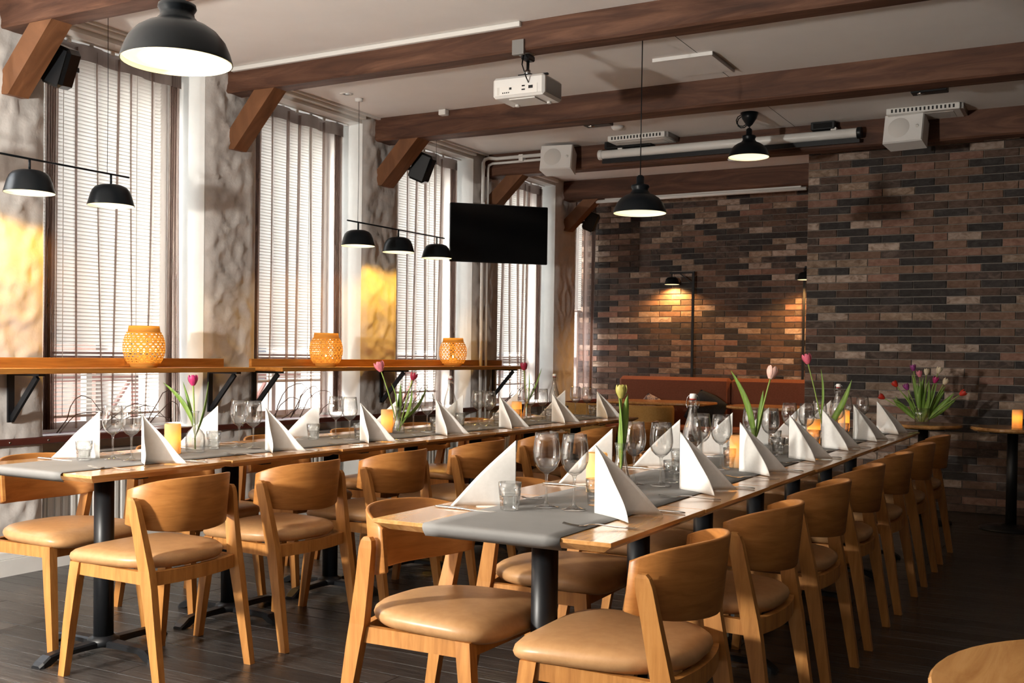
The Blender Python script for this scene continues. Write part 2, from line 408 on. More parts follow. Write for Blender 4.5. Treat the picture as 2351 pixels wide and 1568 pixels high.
for n, (a, b) in enumerate(NICHE): window(n+1, a, b)

VIS = [n for n in NICHE if n[0] > 3.5]
WN = ['first window from the left', 'second window from the left', 'third window behind the hanging lamp', 'fourth window behind the television', 'last window beside the brick recess']
slat_pitch = .0216
for k, (a, b) in enumerate(VIS):
    y0, y1 = a+.05, b-.10 if b < 11 else b-.06
    root = thing('venetian_blind', 'white slatted blind hanging in the '+WN[k], 'blind', (WX-ND+.055, (y0+y1)/2, 2.90), 0, 'window blinds')
    L = y1-y0
    MB().box(-.02, .02, -L/2, L/2, -.01, .025, bev=.003).build('head_rail', M['white_metal'], root)
    def slat_mesh(tilt):
        mb = MB(); w = .025; R = Matrix.Rotation(tilt, 4, 'Y'); vs = []
        for yy in (-L/2, L/2):
            for q in range(5):
                u = (q/4-.5)*w; vs.append(R @ Vector((u, yy, .0028*(1-(2*u/w)**2))))
        return mb.add(vs, [(q, q+1, q+6, q+5) for q in range(4)], smooth=True)
    zb = {0: .80, 1: .98, 2: .86, 3: .90, 4: 1.70}[k]
    z = 2.885; meshes = {}
    while z > zb:
        op = -1.0 if z > 1.22 else -.45
        if op not in meshes: o = slat_mesh(op).build('slat', M['slat'], root); meshes[op] = o.data
        else: o = bpy.data.objects.new('slat', meshes[op]); C.objects.link(o); o.parent = root
        o.location = (0, 0, z-2.90); z -= slat_pitch if z > 1.22 else slat_pitch*1.12
    MB().box(-.013, .013, -L/2, L/2, zb-2.915, zb-2.90, bev=.003).build('bottom_rail', M['white_metal'], root)
    for yy in (-L*.22, L*.30):
        MB().tube([(.018, yy, -.01), (.018, yy, zb-2.91)], .0022, 5).build('ladder_cord', M['cord'], root)

def curtain(k, a, b):
    root = thing('sheer_curtain', 'translucent mauve sheer curtain at the '+WN[k], 'curtain', (WX-.14, 0, 0), 0, 'sheer window curtains')
    rnd = random.Random(40+k); y0, y1 = a+.03, b-.09
    # gathered bunches at both ends, single deep pleats hanging between them: (y fraction, depth)
    pl = [(.07+.016*q, .034) for q in range(5)]+[(f_+rnd.uniform(-.015, .015), rnd.uniform(.022, .040)) for f_ in ((.26, .40, .52, .64, .76) if k < 4 else (.3, .62))]+[(.92+.020*q, .032) for q in range(4)]
    P = [(0.0, 0.0, 0)]
    for q, (u, dp) in enumerate(pl):
        w = .0045 if .2 < u < .8 else .007
        P += [(u-w*2.2, 0.0, q), (u-w, dp*.35, q), (u-w*.75, dp*.8, q), (u, dp, q), (u+w*.75, dp*.8, q), (u+w, dp*.35, q), (u+w*2.2, 0.0, q)]
    P.append((1.0, 0.0, len(pl))); P.sort(key=lambda p: p[0])
    rows = 24; ztop, zbot = 2.89, .735; mb = MB(); vs = []; fs = []; n = len(P)
    sw = [rnd.uniform(-.05, .06) for _ in range(len(pl)+1)]
    for r in range(rows+1):
        t = r/rows; z = ztop+(zbot-ztop)*t
        for u, dp, q in P:
            y = y0+(y1-y0)*u+sw[q]*t*t*(1 if .2 < u < .8 else .35)
            x = dp*(1-.2*t)-.012+.008*math.sin(u*17+2.5*t+k)
            vs.append((x, min(max(y, a+.015), b-.02), z))
    for r in range(rows):
        for i in range(n-1):
            q = r*n+i; fs.append((q, q+1, q+n+1, q+n))
    mb.add(vs, fs, smooth=True); mb.build('fabric', M['sheer'], root)
    hb = MB(); vs = []; fs = []
    m = 160
    for r in range(3):
        for i in range(m+1):
            u = i/m; vs.append((.012*math.copysign(abs(math.sin(u*PI*7))**.5, math.sin(u*PI*7))+.004, y0+(y1-y0)*u, 2.915-r*.045))
    for r in range(2):
        for i in range(m): q = r*(m+1)+i; fs.append((q, q+1, q+m+2, q+m+1))
    hb.add(vs, fs, smooth=True).build('header_tape', M['header'], root)
    tr = thing('curtain_track', 'white ceiling curtain board above the '+WN[k], 'curtain rail', (0, 0, 0), 0, 'curtain rails')
    cb = MB().box(WX-.20, WX+.02, a+.01, b-.01, 2.962, 2.998, bev=.003); cb.build('board', M['white_metal'], tr)
    MB().box(WX-.15, WX-.13, a+.02, b-.03, 2.925, 2.962, bev=.002).build('track', M['white_metal'], tr)
    g0 = None
    for q in range(7):
        if g0 is None: o = MB().box(-.005, .005, -.012, .012, -.0105, .0105).build('glider', M['white'], tr); g0 = o.data
        else: o = bpy.data.objects.new('glider', g0); C.objects.link(o); o.parent = tr
        o.location = (WX-.14, y0+(y1-y0)*(q+.5)/7, 2.9155)
for k, (a, b) in enumerate(VIS): curtain(k, a, b)
# thin dark cornice line of wall and ceiling
tag(MB().box(WX+.02, WX+.045, 3.64, 5.1, 2.985, 3.0).box(WX+.02, WX+.045, 5.26, 6.70, 2.985, 3.0).box(WX+.02, WX+.045, 6.9, 8.34, 2.985, 3.0).build('trim_2', M['white_metal'], None), kind='structure')

# ---- radiators below the sills
for k, (a, b) in enumerate(VIS[:4]):
    y0, y1 = a+.12, b-.12
    root = thing('radiator', 'white ribbed panel radiator below the '+WN[k], 'radiator', (WX-.15, (y0+y1)/2, .13), 0, 'radiators')
    L = y1-y0
    MB().box(-.03, .0, -L/2, L/2, 0, .46, bev=.006).build('panel', M['white_metal'], root)
    n = int(L/.05); o0 = None
    for q in range(n):
        yy = -L/2+.025+q*.05
        if o0 is None: o = MB().box(0, .018, -.016, .016, .02, .44, bev=.006).build('rib', M['white_metal'], root); o0 = o.data
        else: o = bpy.data.objects.new('rib', o0); C.objects.link(o); o.parent = root
        o.location = (0, yy, 0)
    MB().box(-.05, .02, -L/2, L/2, .46, .475, bev=.003).build('top_grille', M['white_metal'], root)
    MB().box(-.055, -.03, -L*.3, -L*.3+.03, -.02, .40).box(-.055, -.03, L*.3, L*.3+.03, -.02, .40).box(-.035, -.01, -L*.3, -L*.3+.03, -.13, 0).box(-.035, -.01, L*.3, L*.3+.03, -.13, 0).build('wall_bracket', M['white_metal'], root)

# ---- curling bare twigs laid along the window sills
for k, (a, b) in enumerate(VIS[:4]):
    rt = random.Random(70+k); root = thing('bare_twigs', 'thin curling bare twigs on the sill of the '+WN[k], 'twigs', (WX-.10, (a+b)/2, .7125), 0, 'sill twigs'); h = (b-a)/2-.12
    for q in range(7):
        y = rt.uniform(-h, h*.6); pts = []; L_ = rt.uniform(.25, .5); up = rt.uniform(.06, .24)
        for i in range(9):
            t = i/8; pts.append((rt.uniform(-.015, .015), max(-h, min(h, y+L_*t+.03*math.sin(5*t+q))), .004+up*math.sin(PI*t*rt.uniform(.85, 1.0))+.002*i))
        MB().tube(pts, [.0035*(1-.6*i/8) for i in range(9)], 5).build('twig', M['bark'], root)

# ---- outside: street, a terrace railing, facing houses
tag(MB().box(-60, -5.65, -40, 60, -.62, -.5).build('street', M['asphalt'], None), kind='structure')
def house(x, y0, y1, h, m, label):
    root = thing('town_house', label, 'building', (x, y0, -.5), 0, 'houses across the street')
    L = y1-y0; MB().box(-6, 0, 0, L, 0, h).build('wall', m, root)
    MB().box(-6, .25, -.1, L+.1, h, h+.3).build('cornice', M['facade2'], root)
    me = None
    for r in range(int(h/3)):
        for q in range(int(L/2.6)):
            if me is None: o = MB().box(-.05, .04, -.55, .55, 0, 1.6, bev=.02).build('window', M['outglass'], root); me = o.data
            else: o = bpy.data.objects.new('window', me); C.objects.link(o); o.parent = root
            o.location = (0, 1.3+q*2.6, .9+r*3)
house(-19, -22, 2, 8, M['facade2'], 'pale town house across the street seen through blinds')
house(-19.5, 2.2, 16, 6.5, M['facade'], 'reddish town house across the street seen through blinds')
house(-19, 16.4, 48, 8.5, M['facade2'], 'long pale town house across the street, farthest right')
rr = thing('terrace_railing', 'dark red terrace railing outside behind the lower window panes', 'railing', (-6.6, 0, -.5))
for z in (.55, 1.45, 1.52): MB().box(-.02, .02, 2.5, 13, z, z+.045).build('rail', M['rail_red'], rr)
pm = None
for q in range(14):
    if pm is None: o = MB().box(-.02, .02, -.02, .02, 0, 1.5).build('post', M['rail_red'], rr); pm = o.data
    else: o = bpy.data.objects.new('post', pm); C.objects.link(o); o.parent = rr
    o.location = (0, 2.7+q*.77, 0)
pm = None
for q in range(13):
    if pm is None: o = MB().beam((0, .05, .6), (0, .72, 1.45), .02, .03, (1, 0, 0)).build('diagonal', M['rail_red'], rr); pm = o.data
    else: o = bpy.data.objects.new('diagonal', pm); C.objects.link(o); o.parent = rr
    o.location = (0, 2.7+q*.77, 0)

# ============================================================ beams and braces
BY = [3.50, 5.11, 6.70, 8.35, 9.95]; BW = [.15, .145, .19, .15, .15]
BL = ['dark stained wooden ceiling beam nearest to the camera at top left', 'dark stained wooden ceiling beam with the projector hanging under it', 'dark stained wooden ceiling beam behind the projector', 'dark stained wooden ceiling beam behind the white projection screen tube', 'dark stained wooden ceiling beam over the brick recess']
def rough_bar(name, x0, x1, y0, y1, z0, z1, m, parent, seed):
    mb = MB(); n = int((x1-x0)/.12); rings = []
    b = .012
    for i in range(n+1):
        x = x0+(x1-x0)*i/n
        w = lambda k: noise.noise(Vector((x*1.3, k*3.7, seed)))*.006
        rings.append([(x, y0+w(1), z0+b+w(2)), (x, y0+b, z0+w(3)), (x, y1-b, z0+w(4)), (x, y1+w(5), z0+b), (x, y1+w(6), z1), (x, y0+w(7), z1)])
    mb.loft(rings); return mb.build(name, m, parent)
for i, (y, w) in enumerate(zip(BY, BW)):
    xr = XC-.002 if i == 4 else 3.0
    z0 = [2.82, 2.845, 2.825, 2.80, 2.80][i]
    tag(rough_bar('ceiling_beam', WX-.02, xr, y, y+w, z0, 2.999, M['beam'], None, i*5.), BL[i], 'beam', 'ceiling beams')
    mb = MB(); yc0, yc1 = y+.015, y+w-.015
    zt = z0+.004
    pts = [(WX-.01, 2.49), (WX-.01, 2.60), (-4.785, zt), (-4.615, zt), (WX+.045, 2.485)]
    mb.loft([[(x, yy, z) for x, z in pts] for yy in (yc0, yc1)])
    tag(mb.build('diagonal_brace', M['brace'], None), ['orange-brown diagonal brace beside black speaker at top left', 'orange-brown diagonal brace under beam left of second window', 'orange-brown diagonal brace with black speaker above the third window', 'orange-brown diagonal brace above the television', 'dark diagonal brace beside the brick recess curtain'][i], 'brace', 'diagonal braces')
tag(MB().box(-4.95, -2.84, 5.085, 5.112, 2.972, 2.999, bev=.003).build('cable_duct', M['white_metal'], None), 'long white cable duct along the top of the projector beam', 'cable duct')

# ============================================================ tables
TH = .74
def make_table(w, l):
    """square top with an undercut edge on a cast pedestal; origin on the floor"""
    t = thing('dining_table', '', 'table')
    def ring(e, z): return [(-w/2+e, -l/2+e, z), (w/2-e, -l/2+e, z), (w/2-e, l/2-e, z), (-w/2+e, l/2-e, z)]
    MB().loft([ring(.032, TH-.030), ring(.0, TH-.010), ring(0, TH-.001), ring(.001, TH)]).build('tabletop', M['tabletop'], t)
    MB().lathe([(.038, .045), (.038, .69)], 20, caps=True).build('column', M['black'], t)
    MB().lathe([(.060, .026), (.060, .050), (.045, .056), (.042, .062)], 20, caps=True).build('collar', M['black'], t)
    MB().box(-.22, .22, -.03, .03, .69, .7095, bev=.004).box(-.03, .03, -.22, .22, .69, .7090, bev=.004).build('crosshead', M['black'], t)
    f0 = None
    for q in range(4):
        if f0 is None:
            mb = MB(); rings = []
            for r, hw, zt, zb in ((.03, .030, .048, .022), (.12, .026, .046, .024), (.22, .024, .044, .022), (.255, .028, .040, .004), (.285, .030, .022, 0), (.30, .024, .010, 0)):
                rings.append([(r, -hw, zb), (r, hw, zb), (r, hw, zt-.006), (r, hw-.008, zt), (r, -hw+.008, zt), (r, -hw, zt-.006)])
            o = mb.loft(rings).build('foot', M['black'], t); f0 = o.data
        else: o = bpy.data.objects.new('foot', f0); C.objects.link(o); o.parent = t
        o.rotation_euler = (0, 0, q*PI/2)
    return t
FX, FY0, FP, FW = -1.367, 2.300, .6695, .695          # near row
LX0, LY0, LP, LA = -3.445, 2.525, .680, math.radians(1.0)   # window row, slightly askew
def lrow(dx, dy):  # window-row local (dx across, dy along) to world
    return (LX0+dx*math.cos(LA)+dy*math.sin(LA), LY0-dx*math.sin(LA)+dy*math.cos(LA))
tf = make_table(FW, FP-.004)
rn = random.Random(3)
for i in range(7):
    dx = [.0, .004, -.003, .006, -.004, .003, 0][i]; dz = [0, 0, .003, .003, .0, .002, .0][i]
    place(tf, (FX+dx, FY0+FP*(i+.5), 0), 0, 'square wooden dining table on black pedestal, near row, '+ORD[i], 'near row of dining tables')
for i in range(7):
    x, y = lrow([0, -.006, .004, .008, .002, -.003, 0][i], LP*(i+.5))
    place(tf, (x, y, 0), -LA, 'square wooden dining table on black pedestal, window row, '+ORD[i], 'window row of dining tables')

def runner(name, label, half, length, xf, lap):
    """paper runner lying over a whole row and hanging over its near end"""
    mb = MB(); t = .0008; prof = [(.012, TH-.032), (.000, TH-.017), (-.0030, TH-.010), (-.0028, TH-.003), (.003, TH+.0015)]
    n = 40; prof += [(.03+(length-.03)*i/n, TH+.0012) for i in range(n+1)]
    top = []; fs = []
    for j, (y, z) in enumerate(prof):
        for k in range(9):
            u = -half+2*half*k/8
            wav = .0008*math.sin(y*7+k) if j > 5 else 0
            x, yy = xf(u, y); top.append((x, yy, z+abs(wav)))
    m = len(prof)
    for j in range(m-1):
        for k in range(8): a = j*9+k; fs.append((a, a+1, a+10, a+9))
    mb.add(top, fs, smooth=True)
    o = mb.build(name, M['runner'], None); so = o.modifiers.new('thick', 'SOLIDIFY'); so.thickness = .0009; so.offset = 1
    return tag(o, label, 'table runner', 'grey paper runners')
runner('table_runner', 'grey paper runner down the middle of the near table row', .200, FP*7, lambda u, y: (FX+.015+u, FY0+y), .04)
runner('table_runner', 'grey paper runner down the middle of the window table row', .205, LP*7, lambda u, y: lrow(u-.01, y), .04)

# ============================================================ chairs
def make_chair():
    t = thing('dining_chair', '', 'chair')        # faces local +Y
    def bent(path, w0, h0, name, lean=(1, 0, 0)):
        pass
    # seat: soft upholstered pad, wide front, rounded back
    N = 40; out = []
    for j in range(N):
        a = 2*PI*j/N; c, s_ = math.cos(a), math.sin(a)
        p = .42 if s_ > 0 else .62
        x = math.copysign(abs(c)**p, c); y = math.copysign(abs(s_)**(.40 if s_ > 0 else .70), s_)
        hw = .232+.012*y
        out.append((x*hw*(1 if y > -.2 else 1-.12*((-y-.2)/.8)**2), .03+y*.232))
    prof = [(.82, -.030), (.94, -.027), (.985, -.016), (1.0, -.004), (.985, .008), (.93, .018), (.80, .025), (.55, .029), (.25, .031), (.02, .0315)]
    rings = [[(x*k, .03+(y-.03)*k, .445+z+.012*((y)/.26)**3*(1 if y > 0 else 0)*0-(.014*max(0, (y*k-.12)/.14)**2)) for x, y in out] for k, z in prof]
    MB().loft(rings, smooth=True).build('seat', M['leather'], t)
    zs = .412
    MB().beam((-.185, .185, .395), (.185, .185, .395), .024, .045).build('front_rail', M['oak'], t)
    # rear rail: gently curved board
    mb = MB(); rg = []
    for i in range(9):
        u = -1+i/4; x = u*.205; y = -.165-.03*(1-u*u)
        rg.append([(x, y-.012, .365), (x, y+.012, .365), (x, y+.012, .413), (x, y-.012, .413)])
    mb.loft(rg).build('rear_rail', M['oak'], t)
    for s_ in (-1, 1):
        MB().beam((s_*.207, -.16, .39), (s_*.207, .185, .395), .022, .045).build('side_rail', M['oak'], t)
        # front leg: tapered, splayed forward
        mb = MB(); rg = []
        for z, y, x, w, d in ((0, .235, .228, .027, .030), (.20, .212, .220, .032, .038), (.36, .192, .212, .034, .044), (.418, .185, .208, .034, .046)):
            rg.append([(s_*x-w/2, y-d/2, z), (s_*x+w/2, y-d/2, z), (s_*x+w/2, y+d/2, z), (s_*x-w/2, y+d/2, z)])
        mb.loft(rg).build('leg', M['oak'], t)
        # rear leg: one board from the foot up to the end of the backrest
        mb = MB(); rg = []
        for z, y, x, w, d in ((0, -.238, .222, .026, .032), (.20, -.205, .219, .029, .040), (.36, -.178, .216, .030, .050), (.42, -.166, .216, .030, .052), (.55, -.142, .226, .026, .046), (.64, -.126, .236, .022, .044), (.662, -.122, .238, .020, .036), (.672, -.121, .239, .017, .020)):
            rg.append([(s_*x-w/2, y-d/2, z), (s_*x+w/2, y-d/2, z), (s_*x+w/2, y+d/2, z), (s_*x-w/2, y+d/2, z)])
        mb.loft(rg).build('leg', M['oak'], t)
    # backrest: bent plywood shell between the rear legs
    mb = MB(); rg = []
    n = 25
    for i in range(n):
        u = -1+2*i/(n-1); th = u*math.radians(76)
        R = .222; x = R*math.sin(th)/math.sin(math.radians(76))*1.0; y = -.240+(.162)*(1-math.cos(th))/(1-math.cos(math.radians(76)))
        nx, ny = math.sin(th)*.9, -math.cos(th)
        zt = .738-.042*abs(u)**3.2; zb = .552-.012*(1-abs(u))+.022*abs(u)**4
        tk = .0065; ri = []
        for z, o_ in ((zb, tk*.6), (zb+.004, tk), (zt-.004, tk), (zt, tk*.6), (zt, -tk*.6), (zt-.004, -tk), (zb+.004, -tk), (zb, -tk*.6)):
            lean = (z-.55)*-.10
            ri.append((x+nx*o_, y+ny*o_+lean+.012, z))
        rg.append(ri)
    mb.loft(rg, smooth=True).build('backrest', M['ply'], t)
    return t
ch = make_chair()
CL = 'oak dining chair with tan seat, '
for i, y in enumerate((2.80, 3.44, 4.08, 4.80, 5.53, 6.22, 6.92)):
    place(ch, (-3.06+.012*i, y, 0), PI/2+[.02, -.03, .01, .03, -.02, .02, 0][i], CL+'room side of window table row, '+ORD[i], 'chairs at the window table row')
for i in range(7):
    place(ch, (-3.76+.012*i, 2.93+.69*i, 0), -PI/2+[.0, .03, -.02, .02, .0, -.02, 0][i], CL+'window side of window table row, '+ORD[i], 'chairs at the window table row')
for i in range(7):
    place(ch, (-1.075+[0, .01, .005, 0, .005, .01, .0][i], 2.56+.712*i, 0), PI/2+[.03, -.02, .0, .02, -.01, .02, 0][i], CL+'right side of near table row, '+ORD[i], 'chairs at the near table row')
for i in range(7):
    place(ch, (-1.665, 2.62+.69*i, 0), -PI/2+[-.02, .02, 0, .03, 0, -.02, 0][i], CL+'left side of near table row, '+ORD[i], 'chairs at the near table row')

# ============================================================ place settings
Z = TH+.0032
def make_wine():
    t = thing('wine_glass', '', 'wine glass')
    MB().lathe([(0, .0), (.030, .0), (.036, .0012), (.036, .0022), (.022, .005), (.008, .011), (.0045, .018)], 24).build('foot', M['glass'], t)
    MB().lathe([(.0045, .018), (.0036, .04), (.0036, .075), (.0048, .092), (.008, .099)], 14).build('stem', M['thickglass'], t)
    MB().lathe([(.0, .0975), (.008, .099), (.020, .106), (.032, .119), (.0385, .136), (.0405, .150), (.0395, .168), (.0365, .190), (.0335, .216), (.0325, .2164), (.0355, .190), (.0385, .168), (.0395, .150), (.0374, .136), (.031, .120), (.019, .1075), (0, .1025)], 32).build('bowl', M['glass'], t)
    return t
def make_tumbler():
    t = thing('tumbler', '', 'glass'); H = .078
    MB().lathe([(.0300, .041), (.0315, .050), (.0335, H), (.0318, H+.0004), (.0300, .050), (.0285, .041)], 32).build('rim', M['thickglass'], t)
    mb = MB(); seg = 18; rings = []
    for r, z, q in ((.022, 0, 0), (.0262, .001, .3), (.0272, .006, 1), (.0288, .030, 1), (.0302, .038, .6), (.0300, .042, 0), (.0262, .040, 0), (.0215, .014, 0)):
        rings.append([(r*(1-.07*q*(j % 2))*math.cos(2*PI*j/seg), r*(1-.07*q*(j % 2))*math.sin(2*PI*j/seg), z) for j in range(seg)])
    mb.loft(rings, caps=True).build('faceted_base', M['facet'], t)
    return t
def make_napkin():
    """square napkin folded to a double triangle, standing on its two legs; ridge at origin, opens to +X"""
    mb = MB(); Lg, H = .190, .190; n = 14; th = .0016
    def wing(sg):
        vs = []; fs = []; idx = {}
        for side in (0, 1):
            for i in range(n+1):
                for j in range(n+1-i):
                    u, v = i/n, j/n                    # u along the base, v up
                    r = Lg*u; a = math.radians(24)*sg*(1-.25*v)+sg*.10*u*u
                    off = (th if side else 0)*sg; puff = .010*math.sin(PI*min(1, u*1.2))*math.sin(PI*min(1, v*1.1))*sg
                    x = r*math.cos(a)+.012*v*u; y = r*math.sin(a)+off+puff; z = H*v*(1-.0*u)
                    idx[(side, i, j)] = len(vs); vs.append((x, y, z))
        for side in (0, 1):
            for i in range(n):
                for j in range(n-i):
                    fs.append((idx[side, i, j], idx[side, i+1, j], idx[side, i, j+1]))
                    if i+j < n-1: fs.append((idx[side, i+1, j], idx[side, i+1, j+1], idx[side, i, j+1]))
        for i in range(n):
            fs.append((idx[0, i, 0], idx[0, i+1, 0], idx[1, i+1, 0], idx[1, i, 0]))
            fs.append((idx[0, i, n-i], idx[0, i+1, n-i-1], idx[1, i+1, n-i-1], idx[1, i, n-i]))
        mb.add(vs, fs, smooth=True)
    wing(-1); wing(1)
    mb.add([(0, -th, 0), (0, th, 0), (0, th, H), (0, -th, H), (-.0012, 0, 0), (-.0012, 0, H)], [(0, 4, 5, 3), (4, 1, 2, 5)])
    return tag(mb.build('folded_napkin', M['napkin'], None), '', 'napkin')
def make_knife():
    mb = MB(); rg = []
    for x, w, h in ((0, .004, .003), (.012, .0085, .005), (.06, .0075, .005), (.10, .0055, .0042), (.115, .0085, .0022), (.16, .0095, .0016), (.195, .008, .0014), (.210, .002, .0012)):
        rg.append([(x, -w, .0), (x, w, 0), (x, w, h*.6), (x, w*.5, h), (x, -w*.5, h), (x, -w, h*.6)])
    return tag(mb.loft(rg, smooth=True).build('table_knife', M['steel'], None), '', 'knife')
def make_fork():
    mb = MB(); rg = []
    for x, w, z in ((0, .004, .001), (.012, .0085, .001), (.06, .006, .003), (.10, .0035, .007), (.125, .0035, .006), (.137, .010, .002), (.150, .0125, .001)):
        rg.append([(x, -w, z), (x, w, z), (x, w, z+.002), (x, -w, z+.002)])
    mb.loft(rg)
    for k in range(4):
        y = -.0105+k*.007
        mb.loft([[(x, y-.0016, z), (x, y+.0016, z), (x, y+.0016, z+.0018), (x, y-.0016, z+.0018)] for x, z in ((.148, .001), (.170, .003), (.192, .008))])
    return tag(mb.build('table_fork', M['steel'], None), '', 'fork')
wine, tum, nap, kn, fo = make_wine(), make_tumbler(), make_napkin(), make_knife(), make_fork()
rs = random.Random(11)
def setting(row, rname, i, side, to_w, ang):
    """side -1 left / +1 right of the row; local (dx,dy) with dy measured from the table centre"""
    o_side = {('near', 1): 'right side', ('near', -1): 'left side', ('window', 1): 'room side', ('window', -1): 'window side'}[(row, side)]
    where = '%s of %s table row, %s' % (o_side, row, ORD[i])
    j = lambda a: rs.uniform(-a, a)
    rz = (0 if side > 0 else PI)+ang
    nx = .128 if side > 0 else -.140
    x, y = to_w(nx+j(.012), .075+j(.02)); place(nap, (x, y, Z), rz+j(.05)-.12*side, 'white folded paper napkin, '+where, 'folded napkins')
    # fork on the sitter's left, knife on the right
    fy, ky = (-.135, .215) if side > 0 else (.23, -.06)
    x, y = to_w(side*.325, fy+.01+j(.01)); place(fo, (x, y, Z-.0012), rz+PI+(.30 if side > 0 else -.1)+j(.05), 'steel fork, '+where, 'forks')
    x, y = to_w(side*.330, ky+j(.01)); place(kn, (x, y, Z-.0012), rz+PI+j(.06), 'steel table knife, '+where, 'knives')
    x, y = to_w(.045*side-.005+j(.006), .095+j(.012)); place(wine, (x, y, Z), j(3), 'clear stemmed wine glass, '+where, 'wine glasses')
    x, y = to_w(.045+.0+j(.01) if side > 0 else -.105+j(.01), .205+j(.015) if side > 0 else .0+j(.01)); place(tum, (x, y, Z), j(3), 'clear faceted water tumbler, '+where, 'water tumblers')
for i in range(7):
    for side in (-1, 1):
        setting('near', '', i, side, lambda dx, dy, i=i: (FX+dx, FY0+FP*(i+.5)+dy), 0)
        setting('window', '', i, side, lambda dx, dy, i=i: lrow(dx, LP*(i+.5)+dy), -LA)

# ---- candles, bud vases, tulips, swing-top bottles along the row centres
def make_candle():
    t = thing('pillar_candle', '', 'candle'); H = .128; r = .034
    MB().lathe([(0, .001), (r-.002, 0), (r, .002), (r, H-.004), (r-.003, H), (r-.008, H-.001), (r-.009, H-.012), (r-.009, .012), (0, .011)], 28).build('wax', M['wax'], t)
    MB().lathe([(0, .055), (.004, .058), (.0065, .066), (.005, .078), (.0015, .090), (0, .092)], 12).build('flame', M['flame'], t)
    MB().tube([(0, 0, .011), (0, 0, .056)], .0025, 6).build('wick', M['white'], t)
    return t
cand = make_candle()
def candle(x, y, z, label, e=.55):
    place(cand, (x, y, z), rs.uniform(0, 6), label, 'glowing candles')
    lamp('POINT', 'candle_glow', (x, y, z+.070), e, (1, .64, .24), shadow_soft_size=.008)
def make_vase():
    t = thing('bud_vase', '', 'vase')
    MB().lathe([(0, 0), (.034, 0), (.041, .006), (.042, .05), (.040, .075), (.030, .092), (.016, .102), (.0125, .112), (.0125, .165), (.017, .178), (.0155, .178), (.0108, .165), (.0108, .112), (.028, .090), (.038, .074), (.0395, .05), (.038, .010), (0, .008)], 28).build('glass_body', M['glass'], t)
    MB().lathe([(0, .0085), (.037, .0095), (.0388, .05), (.0385, .060), (0, .060)], 24).build('water', M['water'], t)
    return t
def make_carafe():
    t = thing('slim_vase', '', 'vase')
    MB().lathe([(0, 0), (.032, 0), (.036, .006), (.034, .03), (.024, .065), (.017, .095), (.016, .120), (.022, .150), (.0205, .150), (.0145, .120), (.0155, .095), (.022, .065), (.031, .03), (.033, .010), (0, .008)], 28).build('glass_body', M['glass'], t)
    MB().lathe([(0, .0085), (.0325, .0095), (.0305, .03), (.0225, .060), (0, .060)], 24).build('water', M['water'], t)
    return t
vase, caraf = make_vase(), make_carafe()
def leaf(mb, base, tip, width, bow, twist=0.0):
    base, tip = Vector(base), Vector(tip); d = tip-base; n = 10
    side = d.cross(Vector((math.cos(twist), math.sin(twist), .2))).normalized(); nrm = side.cross(d).normalized(); rows = []
    for i in range(n+1):
        t = i/n; c = base+d*t+nrm*bow*math.sin(PI*t*.9); w = width*(math.sin(PI*min(1, t*.93+.07))**.8)*(1-.15*t)
        rows.append([c-side*w/2+nrm*w*.22, c-nrm*w*.05, c+side*w/2+nrm*w*.22])
    vs = [p for r in rows for p in r]; fs = []
    for i in range(n):
        for k in range(2): a = i*3+k; fs.append((a, a+1, a+4, a+3))
    vs2 = [p+nrm*.0012 for p in vs]; m = len(vs)
    fs2 = [tuple(q+m for q in reversed(f)) for f in fs]
    rim = [(i*3, i*3+3, i*3+3+m, i*3+m) for i in range(n)]+[(i*3+2, i*3+2+m, i*3+5+m, i*3+5) for i in range(n)]
    mb.add(vs+vs2, fs+fs2+rim, smooth=True)
def tulip(base, head, color, label, leaves=(), size=1.0, openness=.25, group='tulips', hcol=None):
    """stem from base to head, six petals, leaves given as (start t, tip, width, bow, twist)"""
    b, h = Vector(base), Vector(head)
    root = thing('tulip', label, 'flower', tuple(b), 0, group)
    mid = (b+h)/2+Vector(((h-b).y*.10, -(h-b).x*.10, -.01*(h-b).length)); mid.x += (h.x-b.x)*-.12; mid.y += (h.y-b.y)*-.12
    path = [(b*(1-t)**2+mid*2*t*(1-t)+h*t*t)-b for t in [i/10 for i in range(11)]]
    MB().tube(path, [.0034]*11, 7).build('stem', M['stem'], root)
    ax = (path[-1]-path[-2]).normalized(); R = ax.to_track_quat('Z', 'Y').to_matrix().to_4x4(); R.translation = path[-1]
    bl = None
    for k in range(6):
        mb = MB(); inner = k % 2; a = k*PI/3; Hh = .046*size; n = 7; vs = []; fs = []
        for i in range(n+1):
            t = i/n; r = (.0045+.0165*math.sin(PI*min(1, t*.62+.08))**1.1*(1 if not inner else .86)+openness*.010*t)*size
            w = .021*size*math.sin(PI*(t*.90+.06))**.75
            for u in (-1, -.5, 0, .5, 1):
                aa = a+u*w/max(r, .006)*.62
                vs.append(Vector(((r-abs(u)*.0006)*math.cos(aa), (r-abs(u)*.0006)*math.sin(aa), Hh*t-.003)))
        for i in range(n):
            for q in range(4): c = i*5+q; fs.append((c, c+1, c+6, c+5))
        mb.add(vs, fs, R, True); o = mb.build('petal', PET[color], root)
    for st, tip, w, bow, tw in leaves:
        mb = MB(); p0 = path[int(st*10*.6)]; leaf(mb, p0, Vector(tip)-b, w*1.45, bow, tw); mb.build('leaf', M['green'], root)
    return root
